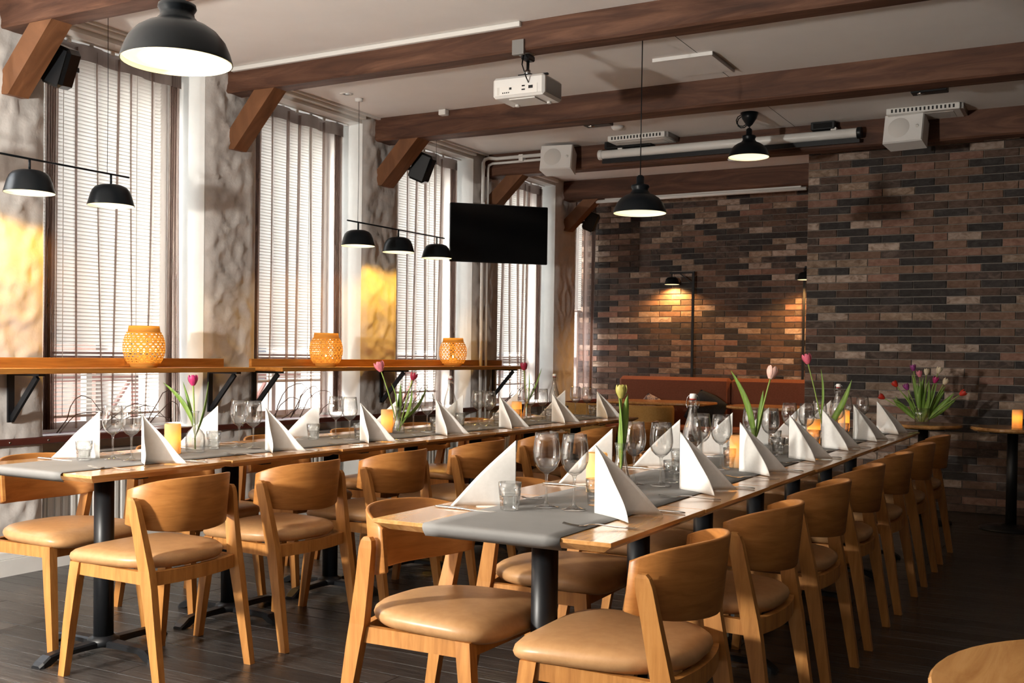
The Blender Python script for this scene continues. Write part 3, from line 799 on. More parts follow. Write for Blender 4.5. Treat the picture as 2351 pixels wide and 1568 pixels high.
def make_bottle():
    t = thing('swing_top_bottle', '', 'bottle')
    MB().lathe([(0, 0), (.036, 0), (.040, .005), (.040, .130), (.038, .150), (.030, .185), (.019, .220), (.0145, .245), (.0135, .268), (.016, .272), (.016, .282), (.012, .284), (.0105, .268), (.0115, .245), (.016, .220), (.027, .185), (.035, .150), (.037, .128), (.037, .010), (0, .008)], 28).build('glass_body', M['glass'], t)
    MB().lathe([(0, .0085), (.0365, .010), (.0365, .128), (.0345, .150), (.0265, .185), (.0185, .208), (0, .208)], 24).build('water', M['water'], t)
    MB().lathe([(.0, .288), (.013, .288), (.0135, .300), (.011, .306), (0, .307)], 18).build('stopper', M['cap_white'], t)
    MB().lathe([(.0, .284), (.0125, .284), (.0125, .288), (0, .288)], 18).build('gasket', M['rubber'], t)
    for s_ in (-1, 1):
        MB().tube([(s_*.0148, 0, .300), (s_*.021, .004, .290), (s_*.024, .012, .268), (s_*.020, .014, .252), (s_*.0162, .004, .262)], .0011, 6).build('wire', M['chrome'], t)
    MB().tube([(.0165*math.cos(a*PI/6), .0165*math.sin(a*PI/6), .262) for a in range(13)], .0011, 6).build('collar_wire', M['chrome'], t)
    return t
bot = make_bottle()
def fc(dx, y): return (FX+dx, y)
CN = 'glowing pillar candle in the middle of '
candle(-1.44, 3.13, Z, CN+'near table row, between nearest and second place')
candle(-1.300, 4.18, Z, CN+'near table row, beside the white and pink tulip')
candle(-1.34, 5.60, Z, CN+'near table row, beside the arching pink tulip')
candle(-1.42, 6.70, Z, CN+'near table row, at its far end')
candle(-3.486, 3.257, Z, CN+'window table row, beside the magenta tulip')
candle(-3.515, 4.84, Z, CN+'window table row, beside the pair of tulips')
candle(-3.50, 6.30, Z, CN+'window table row, beside the dark red tulip')
def v(proto, x, y, label): place(proto, (x, y, Z), 0, label, 'bud vases'); return Vector((x, y, Z+.012))
b = v(vase, -3.47, 3.37, 'round-shouldered glass bud vase holding the magenta tulip')
tulip(b, (-3.48, 3.365, 1.035), 'magenta', 'magenta tulip with long bent leaves in nearest bud vase, window row', [(.5, (-3.60, 3.30, 1.04), .030, .02, 1.2), (.4, (-3.43, 3.40, 1.05), .016, .01, .4), (.4, (-3.54, 3.36, 1.05), .012, .01, 2)], 1.0)
b = v(caraf, -3.43, 4.83, 'slim glass vase holding two tulips on the window row')
tulip(b+Vector((-.004, 0, 0)), (-3.53, 4.80, 1.085), 'pink', 'pale pink open tulip leaning left, window row', [(.35, (-3.47, 4.80, 1.02), .020, .02, .6), (.3, (-3.42, 4.83, 1.02), .018, .01, 1.8)], 1.25, .5)
tulip(b+Vector((.006, 0, 0)), (-3.36, 4.86, 1.04), 'crimson', 'small crimson tulip leaning right, window row', [(.35, (-3.30, 4.90, 1.0), .026, .02, .2), (.3, (-3.34, 4.82, .99), .022, .015, 1.0)], .95)
b = v(caraf, -3.455, 6.36, 'slim glass vase holding the dark red tulip')
tulip(b, (-3.48, 6.36, 1.085), 'crimson', 'dark red tulip with upright leaves, far end of window row', [(.4, (-3.45, 6.37, 1.07), .024, .008, .5), (.5, (-3.37, 6.40, 1.10), .014, .01, 1.0)], 1.15, .3)
b = v(caraf, -1.425, 3.29, 'slim glass vase holding the closed green tulip bud')
tulip(b, (-1.428, 3.29, 1.045), 'bud', 'closed tulip bud wrapped in tall green leaves, near row', [(.45, (-1.437, 3.285, 1.055), .026, .004, .3), (.5, (-1.405, 3.295, 1.06), .024, .006, 2.2), (.35, (-1.44, 3.30, .99), .02, .004, 1.2)], 1.0, 0)
b = v(caraf, -1.30, 4.36, 'slim glass vase holding the white and pink tulip')
tulip(b, (-1.235, 4.40, 1.10), 'blush', 'white and pink tulip on a bent stem, near row', [(.35, (-1.39, 4.33, 1.13), .034, .02, .9), (.5, (-1.26, 4.38, 1.05), .018, .005, 1.5)], 1.2, .15)
b = v(caraf, -1.31, 5.72, 'slim glass vase holding the arching pink tulip')
tulip(b, (-1.40, 5.70, 1.16), 'rose', 'pink tulip arching left with spread leaves, near row', [(.5, (-1.34, 5.72, 1.13), .020, .01, .6), (.3, (-1.19, 5.77, 1.08), .030, .02, 1.0)], 1.2, .2)
for (x, y), l in (((-1.337, 3.742), 'near table row, closest to the camera'), ((-1.30, 5.98), 'near table row, far half'), ((-3.60, 5.62), 'window table row, closest to the camera'), ((-3.60, 7.05), 'window table row, far end')):
    place(bot, (x, y, Z), rs.uniform(-.5, .5), 'clear swing-top water bottle, '+l, 'swing-top bottles')

# ============================================================ window shelves, brackets, lanterns
def shelf(y0, y1, by, label, bl):
    t = thing('wall_shelf', label, 'shelf', (WX, (y0+y1)/2, 1.057)); L = y1-y0
    MB().box(.022, .315, -L/2, L/2, 0, .028, bev=.002).build('board', M['shelf'], t)
    MB().box(.024, .048, -L/2, L/2-.0, .028, .080, bev=.002).build('upstand', M['shelf'], t)
    for y, q in zip(by, bl):
        b = thing('shelf_bracket', q, 'bracket', (WX+.022, y, .80), 0, 'black shelf brackets')
        MB().box(0, .012, -.018, .018, 0, .256).build('wall_plate', M['black'], b)
        MB().box(.012, .25, -.018, .018, .244, .256).build('arm', M['black'], b)
        MB().beam((.012, 0, .012), (.215, 0, .240), .03, .016, (0, 1, 0)).build('strut', M['black'], b)
shelf(1.9, 5.05, (3.55, 4.95), 'long oiled wood shelf below the first window from the left', ('black steel shelf bracket at far left of the picture', 'black steel bracket at the right end of the left shelf'))
shelf(5.30, 8.62, (5.345, 6.77, 8.50), 'long oiled wood shelf running past the second and third windows', ('black steel bracket at the left end of the right shelf', 'black steel bracket under the right shelf below the yellow lit pier', 'black steel bracket at the far end of the right shelf'))
def make_lantern():
    t = thing('bamboo_lantern', '', 'lantern')
    H = .235
    def rad(z):
        u = z/H
        return .070 if u < .06 else .070+.047*math.sin(PI*min(1, max(0, (u-.03)/.92)))**.60
    weave = MB()
    def ribbon(f, n, w):
        vs = []; fs = []
        for i in range(n+1):
            a, z = f(i/n); r = rad(z)
            for s_, rr in ((-1, 0), (1, 0)):
                vs.append((r*math.cos(a+s_*f.wa/r), r*math.sin(a+s_*f.wa/r), z+s_*f.wz))
        for i in range(n): q = i*2; fs.append((q, q+1, q+3, q+2))
        weave.add(vs, fs, smooth=True)
    N = 22
    for dr in (-1, 1):
        for k in range(N):
            def f(u, k=k, dr=dr): return (2*PI*k/N+dr*u*1.35, .022+.178*u)
            f.wa = .0045; f.wz = 0.0
            ribbon(f, 18, 0)
    for k in range(13):
        z = .026+k*.0143
        def f(u, z=z): return (2*PI*u, z)
        f.wa = 0; f.wz = .0034
        ribbon(f, 48, 0)
    tag(weave.build('weave', M['bamboo'], t), kind='stuff')
    MB().lathe([(.070, .200), (.090, .198), (.084, .236), (.078, .236), (.072, .232)], 32).build('top_ring', M['bamboo'], t)
    MB().lathe([(.068, 0), (.072, .002), (.080, .026), (.076, .026), (.066, .004)], 32).build('base_ring', M['bamboo'], t)
    MB().lathe([(0, .002), (.068, .002), (.068, .006), (0, .006)], 28).build('base_plate', M['bamboo'], t)
    MB().lathe([(0, .006), (.03, .006), (.03, .07), (.025, .072), (.022, .060), (0, .058)], 20).build('candle_stub', M['wax'], t)
    MB().lathe([(0, .060), (.006, .068), (.004, .085), (0, .095)], 10).build('flame', M['flame'], t)
    return t
lant = make_lantern()
for y, l in ((4.29, 'left'), (5.91, 'middle'), (7.57, 'right')):
    place(lant, (-4.825, y, 1.0855), y, 'round woven bamboo lantern, %s one on the window shelves' % l, 'bamboo lanterns')
    lamp('POINT', 'lantern_glow', (-4.825, y, 1.0855+.085), 0.7, (1, .60, .20), shadow_soft_size=.015)

# ============================================================ lamps
def shade_parts(t, prof_out, rim, zrim, off=(0, 0, 0)):
    m = T(*off)
    MB().lathe(prof_out, 40, m).build('shade', M['black_lamp'], t)
    inn = [(max(r-.003, 0), z) for r, z in prof_out if z <= zrim+.09]
    MB().lathe(inn, 40, m).build('shade_lining', M['shade_in'], t)
    MB().lathe([(0, zrim+.012), (rim*.955, zrim+.012)], 40, m).build('diffuser', M['diffuser'], t)
PEND = [(.150, 0), (.1495, .006), (.147, .014), (.143, .028), (.130, .058), (.108, .084), (.084, .100), (.066, .108), (.056, .112), (.053, .118), (.047, .124), (.045, .136), (.052, .148), (.050, .158), (.030, .164), (.022, .166), (.022, .205), (.012, .215), (0, .216)]
def pendant(x, y, z, top, label, loop=False):
    t = thing('pendant_lamp', label, 'pendant lamp', (x, y, z), 0, 'black dome pendants')
    shade_parts(t, PEND, .150, 0)
    if loop:
        MB().lathe([(.010, top-z-.100), (.024, top-z-.088), (.052, top-z-.045), (.066, top-z-.001), (0, top-z-.001)], 20).build('ceiling_rose', M['black_lamp'], t)
        path = [(0, 0, .21), (.004, 0, .225)]
        for k in range(22):
            a = k*.62; path.append((-.05+.045*math.cos(a), .012*math.sin(a*.5), .262+.045*math.sin(a)+.0008*k))
        path += [(0, 0, .30), (0, 0, top-z-.08)] if False else []
        MB().tube(path, .0042, 6).build('looped_cord', M['black_lamp'], t)
        MB().tube([(0, 0, .21), (0, 0, top-z-.08)], .003, 6).build('cord', M['black_lamp'], t)
    else:
        MB().tube([(0, 0, .21), (0, 0, top-z-.02)], .003, 6).build('cord', M['black_lamp'], t)
        MB().lathe([(.0, top-z-.03), (.03, top-z-.028), (.032, top-z-.001), (0, top-z-.001)], 20).build('ceiling_rose', M['black_lamp'], t)
    l = lamp('SPOT', 'pendant_light', (x, y, z-.008), 3, (1, .80, .50), shadow_soft_size=.08, spot_size=math.radians(150), spot_blend=.6)
pendant(-2.264, 2.121, 1.975, 3.0, 'large black dome pendant lamp at top left, closest to camera')
pendant(-2.335, 5.603, 1.992, 3.0, 'black dome pendant lamp on a long cord before the recess')
pendant(-2.369, 7.75, 2.672, 3.0, 'small black dome pendant with looped cord below the ceiling', True)

CUP = [(.122, 0), (.1215, .004), (.116, .022), (.106, .058), (.096, .083), (.080, .101), (.055, .111), (.020, .114), (0, .1145)]
def bar_lamp(x, ys, zr, y0, y1, wires, label):
    t = thing('bar_pendant_lamp', label, 'pendant lamp', (x, (y0+y1)/2, zr), 0, 'three-shade bar pendants'); yc = (y0+y1)/2
    MB().tube([(0, y0-yc, .170), (0, y1-yc, .170)], .0055, 8).build('bar', M['black_lamp'], t)
    for y in ys:
        s = bpy.data.objects.new('lamp_head', None); C.objects.link(s); s.parent = t; s.location = (0, y-yc, 0)
        shade_parts(s, CUP, .122, 0)
        MB().tube([(0, 0, .112), (0, 0, .168)], .006, 8).build('stem', M['black_lamp'], s)
        lamp('SPOT', 'bar_lamp_light', (x, y, zr-.008), 9.5, (1, .50, .05), shadow_soft_size=.03, spot_size=math.radians(155), spot_blend=.35)
    for y in wires: MB().tube([(0, y-yc, .172), (.004, y-yc, .6), (0, y-yc, CEIL-zr-.001)], .0016, 5).build('hanging_wire', M['black_lamp'], t)
    MB().lathe([(.0, CEIL-zr-.022), (.028, CEIL-zr-.020), (.028, CEIL-zr-.001), (0, CEIL-zr-.001)], 18, T(0, wires[0]-yc, 0)).build('ceiling_cup', M['white'], t)
bar_lamp(-4.72, (2.97, 3.47, 3.965), 1.958, 2.85, 4.085, (2.99, 3.94), 'black bar lamp with cup shades at left frame edge')
bar_lamp(-4.72, (6.125, 6.62, 7.145), 1.950, 6.00, 7.255, (6.12, 7.12), 'black bar lamp with three cup shades before the yellow lit pier')

# wall lamps in the recess: posts rising behind the sofa
def wall_lamp(x, y, zt, d, label):
    t = thing('post_lamp', label, 'wall lamp', (x, y, 0), d, 'recess post lamps')
    MB().box(-.012, .012, -.012, .012, .0, zt).build('post', M['black'], t)
    MB().box(-.27, .012, -.010, .010, zt-.02, zt).build('arm', M['black'], t)
    MB().beam((-.15, 0, zt-.02), (-.01, 0, zt-.13), .010, .012).build('stay', M['black'], t)
    s = bpy.data.objects.new('lamp_head', None); C.objects.link(s); s.parent = t; s.location = (-.245, 0, zt-.135)
    shade_parts(s, [(.082, 0), (.081, .003), (.074, .03), (.066, .058), (.05, .074), (.02, .080), (0, .081)], .082, 0)
    MB().tube([(0, 0, .08), (0, 0, .12)], .006, 8).build('stem', M['black'], s)
    lx, ly = x-.245*math.cos(d), y-.245*math.sin(d)
    lamp('SPOT', 'post_lamp_light', (lx, ly, zt-.143), 34, (1, .50, .16), shadow_soft_size=.03, spot_size=math.radians(150), spot_blend=.5)
wall_lamp(-3.945, 10.99, 2.115, 0, 'black post lamp on recess brick wall, left one')
wall_lamp(-2.752, 10.99, 2.115, 1.86, 'black post lamp half hidden at the recess corner')

# ============================================================ projector, screen tube, speakers, television, pipes, vents
pr = thing('projector', 'white ceiling projector hanging under the second beam', 'projector', (-2.885, 5.28, 2.612), .03)
def rbox(mb, x0, x1, y0, y1, z0, z1, r): return mb.box(x0, x1, y0, y1, z0, z1, bev=r)
rbox(MB(), -.165, .155, -.12, .12, 0, .115, .014).build('body', M['white'], pr)
pp = MB().box(-.135, .115, -.1225, -.119, .012, .062).build('port_panel', M['cap_white'], pr)
for x, z, w, h in ((-.05, .046, .014, .012), (.03, .054, .018, .007), (.03, .034, .020, .007), (.075, .045, .026, .016))+tuple((-.097+k*.012, .025, .006, .006) for k in range(4)):
    MB().box(x-w/2, x+w/2, -.1245, -.122, z-h/2, z+h/2).build('socket', M['dark'], pr)
MB().box(-.133, -.120, -.1235, -.1222, .016, .058).build('label', M['grille'], pr)
MB().box(.1545, .1565, -.09, .10, .015, .10).build('side_vent', M['greymetal'], pr)
MB().lathe([(.0, 0), (.035, 0), (.033, .012), (0, .012)], 20, T(-.07, .118, .055) @ RX(-PI/2)).build('lens', M['glossblack'], pr)
ft = MB().lathe([(.012, -.012), (.012, 0)], 10, T(-.10, .06, 0), caps=True).lathe([(.012, -.012), (.012, 0)], 10, T(.10, .06, 0), caps=True).box(-.08, .08, -.08, .08, -.006, 0); ft.build('underside_plate', M['grille'], pr)
MB().lathe([(.016, 0), (.016, .03), (.009, .034), (.009, .115)], 12, T(.025, -.06, .122), caps=True).build('mount_rod', M['chrome'], pr)
MB().box(-.10, .15, -.068, -.052, .117, .127).box(-.015, .065, -.10, .05, .117, .124).build('mount_arms', M['black'], pr)
MB().box(.0, .05, -.10, -.02, .205, .236, bev=.006).build('mount_joint', M['black'], pr)
MB().lathe([(.0, .232), (.045, .232), (.050, .225+.02), (.050, .252), (0, .252)], 20, T(.025, -.075, 0)).box(-.01, .06, -.185, -.165, .21, .29).build('mount_plate', M['greymetal'], pr)
MB().tube([(.06, -.12, .07), (.065, -.16, .09), (.04, -.16, .16), (.03, -.12, .235)], .004, 6).build('cable', M['glossblack'], pr)

sc = thing('projection_screen', 'long white projection screen tube under the fourth beam', 'screen', (-2.75, 8.285, 2.895))
rot = Matrix.Rotation(-.004, 4, 'Y')
MB().lathe([(.034, -1.08), (.036, -1.075), (.036, 1.075), (.034, 1.08)], 24, RY(PI/2), caps=True).build('tube', M['white_metal'], sc)
for s_ in (-1, 1): MB().lathe([(.040, 0), (.042, .004), (.042, .03), (.040, .034)], 24, T(1.05*s_+(.0 if s_ > 0 else -.034), 0, 0) @ RY(PI/2), caps=True).build('end_cap', M['black'] if s_ > 0 else M['white'], sc)
MB().box(-1.05, 1.07, -.012, .012, -.075, -.050).build('bottom_bar', M['black'], sc)
MB().box(-1.05, 1.05, -.0015, .0015, -.052, -.030).build('fabric_edge', M['black'], sc)
MB().box(-.9, -.86, -.03, .066, .03, .05).box(.86, .90, -.03, .066, .03, .05).build('hanger', M['white_metal'], sc)

def white_speaker(x, y, z, yaw, label):
    t = thing('wall_speaker', label, 'speaker', (x, y, z), yaw, 'white loudspeakers')
    R = RX(math.radians(-14))
    mb = MB(); mb.loft([[(-.13, .10, -.095), (.13, .10, -.095), (.13, .10, .095), (-.13, .10, .095)], [(-.14, -.07, -.11), (.14, -.07, -.11), (.14, -.07, .11), (-.14, -.07, .11)], [(-.134, -.085, -.104), (.134, -.085, -.104), (.134, -.085, .104), (-.134, -.085, .104)]], R)
    mb.build('cabinet', M['white'], t)
    MB().lathe([(0, 0), (.075, 0), (.078, -.003)], 28, R @ T(-.03, -.0865, 0) @ RX(PI/2)).build('grille', M['grille'], t)
    MB().lathe([(0, 0), (.012, 0), (.012, .004), (0, .004)], 12, R @ T(.10, -.089, .0) @ RX(-PI/2)).build('badge', M['grille'], t)
    MB().box(-.02, .02, .09, .155, -.05, .05).box(-.05, .05, .14, .165, -.07, .07).build('bracket', M['dark'], t)
    return t
white_speaker(-4.165, 8.175, 2.855, .18, 'white loudspeaker on the beam above the television')
white_speaker(-1.33, 8.175, 2.845, -.12, 'white loudspeaker at upper right above brick wall')
def black_speaker(x, y, z, label, s=1.0):
    t = thing('small_speaker', label, 'speaker', (x, y, z), 0, 'small black loudspeakers')
    R = RY(math.radians(24)) @ RZ(.25)
    MB().box(-.085*s, .085*s, -.07*s, .07*s, -.125*s, .125*s, R, bev=.022).build('cabinet', M['glossblack'], t)
    MB().box(-.07*s, .07*s, -.073*s, -.069*s, -.11*s, .11*s, R, bev=.0019).build('grille', M['black'], t)
    MB().box(-.02, .02, -.0, .10, -.012, .012).box(-.16, .02, -.012, .012, -.012, .012).build('bracket', M['black'], t)
black_speaker(-4.84, 3.74, 2.665, 'small black loudspeaker behind the brace at top left', .85)
black_speaker(-4.77, 7.0, 2.655, 'small black loudspeaker behind the brace above third window', .9)
black_speaker(-4.80, 10.2, 2.60, 'small black loudspeaker in the dark above the last window', .8)

tv = thing('television', 'black flat television on an arm before the fourth window', 'television', (-4.62, 7.96, 2.225), math.radians(45.15))
MB().box(-.435, .435, -.02, .02, -.25, .25, bev=.006).build('housing', M['glossblack'], tv)
MB().box(-.425, .425, -.0215, -.0195, -.236, .240).build('screen', M['tvscreen'], tv)
MB().box(-.2, .2, .02, .05, -.15, .12, bev=.008).build('rear_cover', M['black'], tv)
MB().beam((0, .05, 0), (.06, .22, 0), .05, .05).box(-.08, .08, .045, .055, -.1, .1).beam((.06, .21, 0), (-.15, .42, 0), .05, .05).build('wall_arm', M['black'], tv)
MB().lathe([(.012, 0), (.012, .02)], 10, T(-.13, .03, .25), caps=True).build('sensor_knob', M['white'], tv)

hp = thing('heating_pipes', 'pair of white heating pipes running down the pier beside the television', 'pipe', (0, 0, 0))
MB().tube([(-4.93, 8.20, .0), (-4.93, 8.20, 2.90), (-4.92, 8.21, 2.93), (-4.90, 8.24, 2.945), (-4.85, 8.30, 2.947), (-4.3, 8.31, 2.948)], .016, 10).build('pipe', M['white_metal'], hp)
MB().tube([(-4.93, 8.285, .0), (-4.93, 8.285, 2.86), (-4.925, 8.29, 2.89), (-4.90, 8.31, 2.908), (-4.85, 8.325, 2.91), (-4.3, 8.327, 2.911)], .012, 10).build('pipe', M['white_metal'], hp)
MB().box(-4.62, -4.58, 8.29, 8.345, 2.905, 2.965).box(-4.40, -4.36, 8.29, 8.345, 2.905, 2.99).build('pipe_clip', M['white_metal'], hp)

def vent(x0, x1, y0, y1, label):
    t = thing('ceiling_vent', label, 'vent', ((x0+x1)/2, (y0+y1)/2, CEIL), 0, 'ceiling vents'); w, d = x1-x0, y1-y0
    MB().box(-w/2, w/2, -d/2, d/2, -.045, -.0005, bev=.004).build('housing', M['white_metal'], t)
    m0 = None
    for q in range(16):
        if m0 is None: o = MB().box(-.006, .006, -.002, .002, -.012, .012).build('slot', M['dark'], t); m0 = o.data
        else: o = bpy.data.objects.new('slot', m0); C.objects.link(o); o.parent = t
        o.location = (-w/2+.04+q*(w-.08)/15, -d/2, -.022)
    MB().box(w/2-.004, w/2+.02, -d/2+.03, d/2, -.04, -.001).build('end_box', M['greymetal'], t)
    MB().box(-w/2+.05, w/2-.05, -d/2+.06, d/2-.04, -.047, -.044).build('filter', M['grille'], t)
vent(-3.66, -3.16, 8.07, 8.34, 'white slotted ceiling vent left of the small pendant')
vent(-1.45, -.955, 8.05, 8.34, 'white slotted ceiling vent above the right speaker')
ht = thing('ceiling_hatch', 'square white access hatch in the ceiling', 'hatch', (-2.285, 6.32, CEIL))
MB().box(-.18, .18, -.21, .21, -.014, -.0005, bev=.003).build('panel', M['ceil'], ht)
MB().box(-.19, .19, -.222, -.212, -.022, -.0005).build('edge_strip', M['white'], ht); MB().box(.182, .19, -.21, .21, -.022, -.0005).build('edge_strip', M['greymetal'], ht)
for x, y, w, l in ((-3.22, 6.93, .20, 'black spotlight box behind the third beam, left one'), (-1.00, 6.955, .21, 'black spotlight box behind the third beam, right one')):
    t = thing('spot_box', l, 'spotlight', (x, y, 2.855), 0, 'black spotlight boxes')
    MB().box(-w/2, w/2, -.035, .05, -.03, .145, bev=.004).build('housing', M['black'], t)
    MB().lathe([(0, 0), (.022, 0), (.022, .004)], 14, T(-.05, 0, -.034)).build('lens', M['chrome'], t)
for (x, y), l in (((-4.714, 5.967), 'left'), ((-4.711, 7.572), 'right')):
    t = thing('downlight', 'small recessed ceiling spotlight over the windows, %s one' % l, 'spotlight', (x, y, CEIL), 0, 'recessed spots')
    MB().lathe([(.026, -.004), (.045, -.004), (.047, -.0005)], 24).build('ring', M['white_metal'], t)
    MB().lathe([(0, -.0045), (.014, -.0045), (.026, -.0015)], 20).build('lens', M['chrome'], t)
t = thing('motion_sensor', 'small white box on top of the third beam', 'sensor', (-4.36, 6.67, 2.975)); MB().box(-.03, .03, -.025, .028, -.018, .022, bev=.003).build('case', M['white'], t); MB().box(-.02, .02, -.0265, -.0245, -.010, .012).build('lens', M['cap_white'], t)
t = thing('smoke_detector', 'flat white smoke detector between the third and fourth beams', 'detector', (-3.43, 7.75, CEIL)); MB().lathe([(0, -.03), (.035, -.028), (.05, -.012), (.05, -.0005)], 24).build('case', M['white'], t); MB().lathe([(0, -.031), (.008, -.031), (.008, -.029)], 10).build('indicator', M['grille'], t)
t = thing('beam_light', 'small white round light under the fourth beam', 'lamp', (-2.70, 8.42, 2.80)); MB().lathe([(0, -.022), (.035, -.02), (.045, -.008), (.045, -.0005)], 24).build('case', M['white'], t); MB().lathe([(.030, -.0225), (.034, -.0215)], 20).build('ring', M['grille'], t)
t = thing('wall_box', 'black box on the beam above the screen tube, left one', 'box', (-3.55, 8.30, 2.965)); MB().box(-.22, .20, -.05, .048, -.03, .030, bev=.004).build('case', M['black'], t); MB().box(-.20, .18, -.052, -.0495, -.02, .02).build('cover', M['glossblack'], t)
t = thing('wall_box', 'black box on the beam above the screen tube, right one', 'box', (-1.95, 8.30, 2.965)); MB().box(-.09, .09, -.05, .048, -.03, .030, bev=.004).build('case', M['black'], t); MB().box(-.07, .07, -.052, -.0495, -.02, .02).build('cover', M['glossblack'], t)
t = thing('beam_pipe', 'pale horizontal pipe under the recess beam', 'lamp', (-3.55, 10.0, 2.775)); MB().tube([(-1.1, 0, 0), (1.05, 0, 0)], .018, 12).build('tube', M['white_metal'], t); MB().box(-1.0, 1.0, -.012, .012, .012, .028).build('mount', M['white_metal'], t)  # horizontal pipe below the beam; it gives no light

# ============================================================ recess: bench, tables, chairs
sf = thing('bench_sofa', 'rust-brown upholstered bench along the recess brick wall', 'sofa', (0, 0, 0))
def soft(mb, x0, x1, y0, y1, z0, z1, r):
    return mb.box(x0, x1, y0, y1, z0, z1, bev=r)
for x0, x1 in ((-4.74, -3.475), (-3.465, -2.30)):
    o = soft(MB(), x0, x1, 10.84, 10.965, .40, .975, .035).build('back_cushion', M['sofa'], sf); 
    soft(MB(), x0, x1, 10.36, 10.835, .34, .47, .03).build('seat_cushion', M['sofa'], sf)
MB().box(-4.74, -2.30, 10.40, 10.96, .05, .335).build('plinth', M['black'], sf)
def pillow(x, y, z, rz, m, label, s=1.0):
    mb = MB(); n = 14; vs = []; fs = []
    for sd in (-1, 1):
        for i in range(n+1):
            for j in range(n+1):
                u, v_ = -1+2*i/n, -1+2*j/n; e = (1-u**4)*(1-v_**4)
                pin = 1-.10*(abs(u)*abs(v_))
                vs.append((u*.2*s*pin, sd*.06*s*max(0, e)**.5, v_*.2*s*pin))
    k = (n+1)**2
    for sd in (0, 1):
        for i in range(n):
            for j in range(n): a = sd*k+i*(n+1)+j; fs.append((a, a+1, a+n+2, a+n+1))
    mb.add(vs, fs, T(x, y, z) @ RZ(rz) @ RX(math.radians(-18)) @ RY(math.radians(28)), True)
    return tag(mb.build('cushion', m, None), label, 'cushion', 'bench cushions')
pillow(-3.68, 10.70, .63, .1, M['navy'], 'dark navy cushion leaning on the bench behind the recess table', .95)
pillow(-4.30, 10.70, .60, -.1, M['pattern'], 'patterned cushion on the bench below the recess table edge', .85)
def recess_table(x, y, w, d, label):
    t = thing('oval_table', label, 'table', (x, y, 0), 0, 'recess tables'); n = 40
    ring = lambda k, z: [(math.copysign(abs(math.cos(a))**.55, math.cos(a))*w/2*k, math.copysign(abs(math.sin(a))**.55, math.sin(a))*d/2*k, z) for a in [2*PI*j/n for j in range(n)]]
    MB().loft([ring(.95, .712), ring(1, .722), ring(1, .736), ring(.995, .74)]).build('top', M['tabletop'], t)
    MB().lathe([(.035, .02), (.035, .71)], 16, caps=True).build('column', M['black'], t)
    MB().lathe([(.22, 0), (.22, .012), (.05, .025), (.04, .04)], 24, caps=True).build('base', M['black'], t)
recess_table(-3.98, 10.12, 1.15, .66, 'light wood table with rounded corners before the recess bench')
recess_table(-2.72, 9.85, .85, .66, 'wood table in the right half of the brick recess')
def tub_chair(x, y, rz, label):
    t = thing('upholstered_chair', label, 'chair', (x, y, 0), rz, 'recess chairs')
    mb = MB(); rg = []; n = 17
    for i in range(n):
        u = -1+2*i/(n-1); th = u*1.15; xx = .25*math.sin(th); yy = -.25*math.cos(th)+.02
        nx, ny = math.sin(th), -math.cos(th)
        rg.append([(xx+nx*o, yy+ny*o, z) for z, o in ((.44, .02), (.46, .03), (.70, .03), (.725, .015), (.725, -.01), (.70, -.025), (.46, -.025), (.44, -.01))])
    mb.loft(rg, smooth=True).build('backrest', M['ochre'], t)
    MB().lathe([(0, .39), (.20, .39), (.235, .41), (.24, .44), (.22, .462), (0, .468)], 28).build('seat', M['ochre'], t)
    for sx in (-1, 1):
        for sy in (-1, 1): MB().beam((sx*.20, sy*.19, 0), (sx*.15, sy*.14, .395), .024, .024, (0, 1, 0), .034, .034).build('leg', M['oak'], t)
tub_chair(-3.86, 9.62, .1, 'ochre upholstered chair with its back to the room in the recess')
tub_chair(-4.55, 9.68, -.1, 'ochre upholstered chair in the recess near the last window')

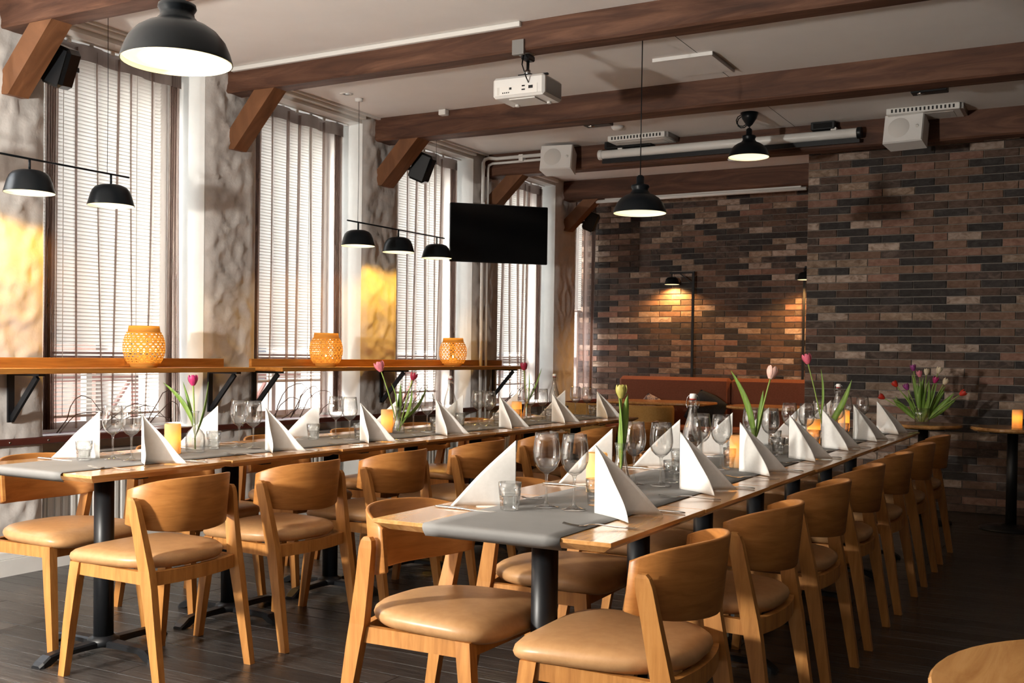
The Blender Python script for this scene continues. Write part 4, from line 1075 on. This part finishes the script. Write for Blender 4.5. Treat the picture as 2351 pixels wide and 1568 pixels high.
# ============================================================ small round tables
def round_table(x, y, r, z, label, thick=.028):
    t = thing('round_table', label, 'table', (x, y, 0), 0, 'round pedestal tables')
    MB().lathe([(0, z-thick), (r-.012, z-thick), (r, z-thick+.010), (r, z-.004), (r-.004, z), (0, z)], 56, caps=False, smooth=False).build('top', M['tabletop'], t)
    MB().lathe([(.036, .02), (.036, z-thick)], 18, caps=True).build('column', M['black'], t)
    MB().lathe([(.21, 0), (.21, .01), (.07, .025), (.045, .04)], 28, caps=True).build('base', M['black'], t)
    MB().box(-.15, .15, -.025, .025, z-thick-.02, z-thick-.0005).build('top_plate', M['black'], t)
round_table(-1.185, 8.28, .27, .722, 'small round wooden table with the tulip bouquet by brick wall')
round_table(-.585, 8.26, .28, .722, 'small round wooden table with a candle at right edge by brick wall')
round_table(.145, 1.62, .36, .74, 'round wooden tabletop in the bottom right corner')
candle(-.555, 8.20, .7225, 'glowing pillar candle on the round table at right edge', .8)
t = thing('glass_vase', 'short clear glass vase holding the tulip bouquet', 'vase', (-1.195, 8.28, .7225))
MB().lathe([(0, 0), (.045, 0), (.050, .005), (.052, .06), (.058, .115), (.0565, .115), (.050, .06), (.047, .010), (0, .008)], 28).build('glass_body', M['glass'], t)
MB().lathe([(0, .0085), (.0465, .0105), (.049, .06), (0, .06)], 24).build('water', M['water'], t)
bq = [((-.13, 0, .27), 'red', .0), ((-.265, -.02, .165), 'red', .1), ((-.185, .03, .255), 'red', .2), ((-.10, -.02, .235), 'purple', .2), ((-.065, .0, .375), 'purple', .1), ((.02, .03, .345), 'cream', 0), ((.105, -.01, .36), 'cream', .1), ((.085, -.03, .29), 'magenta', .1), ((.255, .01, .205), 'red', .3), ((-.03, .05, .33), 'pink', .1), ((.14, .04, .28), 'cream', .1)]
BQL = ['deep red tulip low on the left side', 'deep red tulip farthest left', 'bright red tulip upper left', 'small purple tulip left of the middle', 'purple tulip standing highest', 'cream tulip in the middle', 'pale cream tulip upper right', 'magenta tulip right of the middle', 'red tulip sticking out far right', 'pale pink tulip half hidden at the back', 'cream bud at the right back']
rb = random.Random(5)
for k, ((dx, dy, dz), c, op) in enumerate(bq):
    if k == 0: continue
    base = Vector((-1.195+dx*.10, 8.28+dy*.2, .735)); head = Vector((-1.195+dx, 8.28+dy, .735+dz))
    lv = []
    for q in range(2):
        a = rb.uniform(-.05, .05); lv.append((.3, tuple(base+(head-base)*rb.uniform(.75, .95)+Vector((rb.uniform(-.05, .05), rb.uniform(-.03, .02), rb.uniform(-.02, .03)))), rb.uniform(.022, .032), rb.uniform(.005, .02), rb.uniform(0, 3)))
    tulip(base, head, c, BQL[k]+' of the bouquet by the brick wall', lv, 1.05, op, 'bouquet tulips')
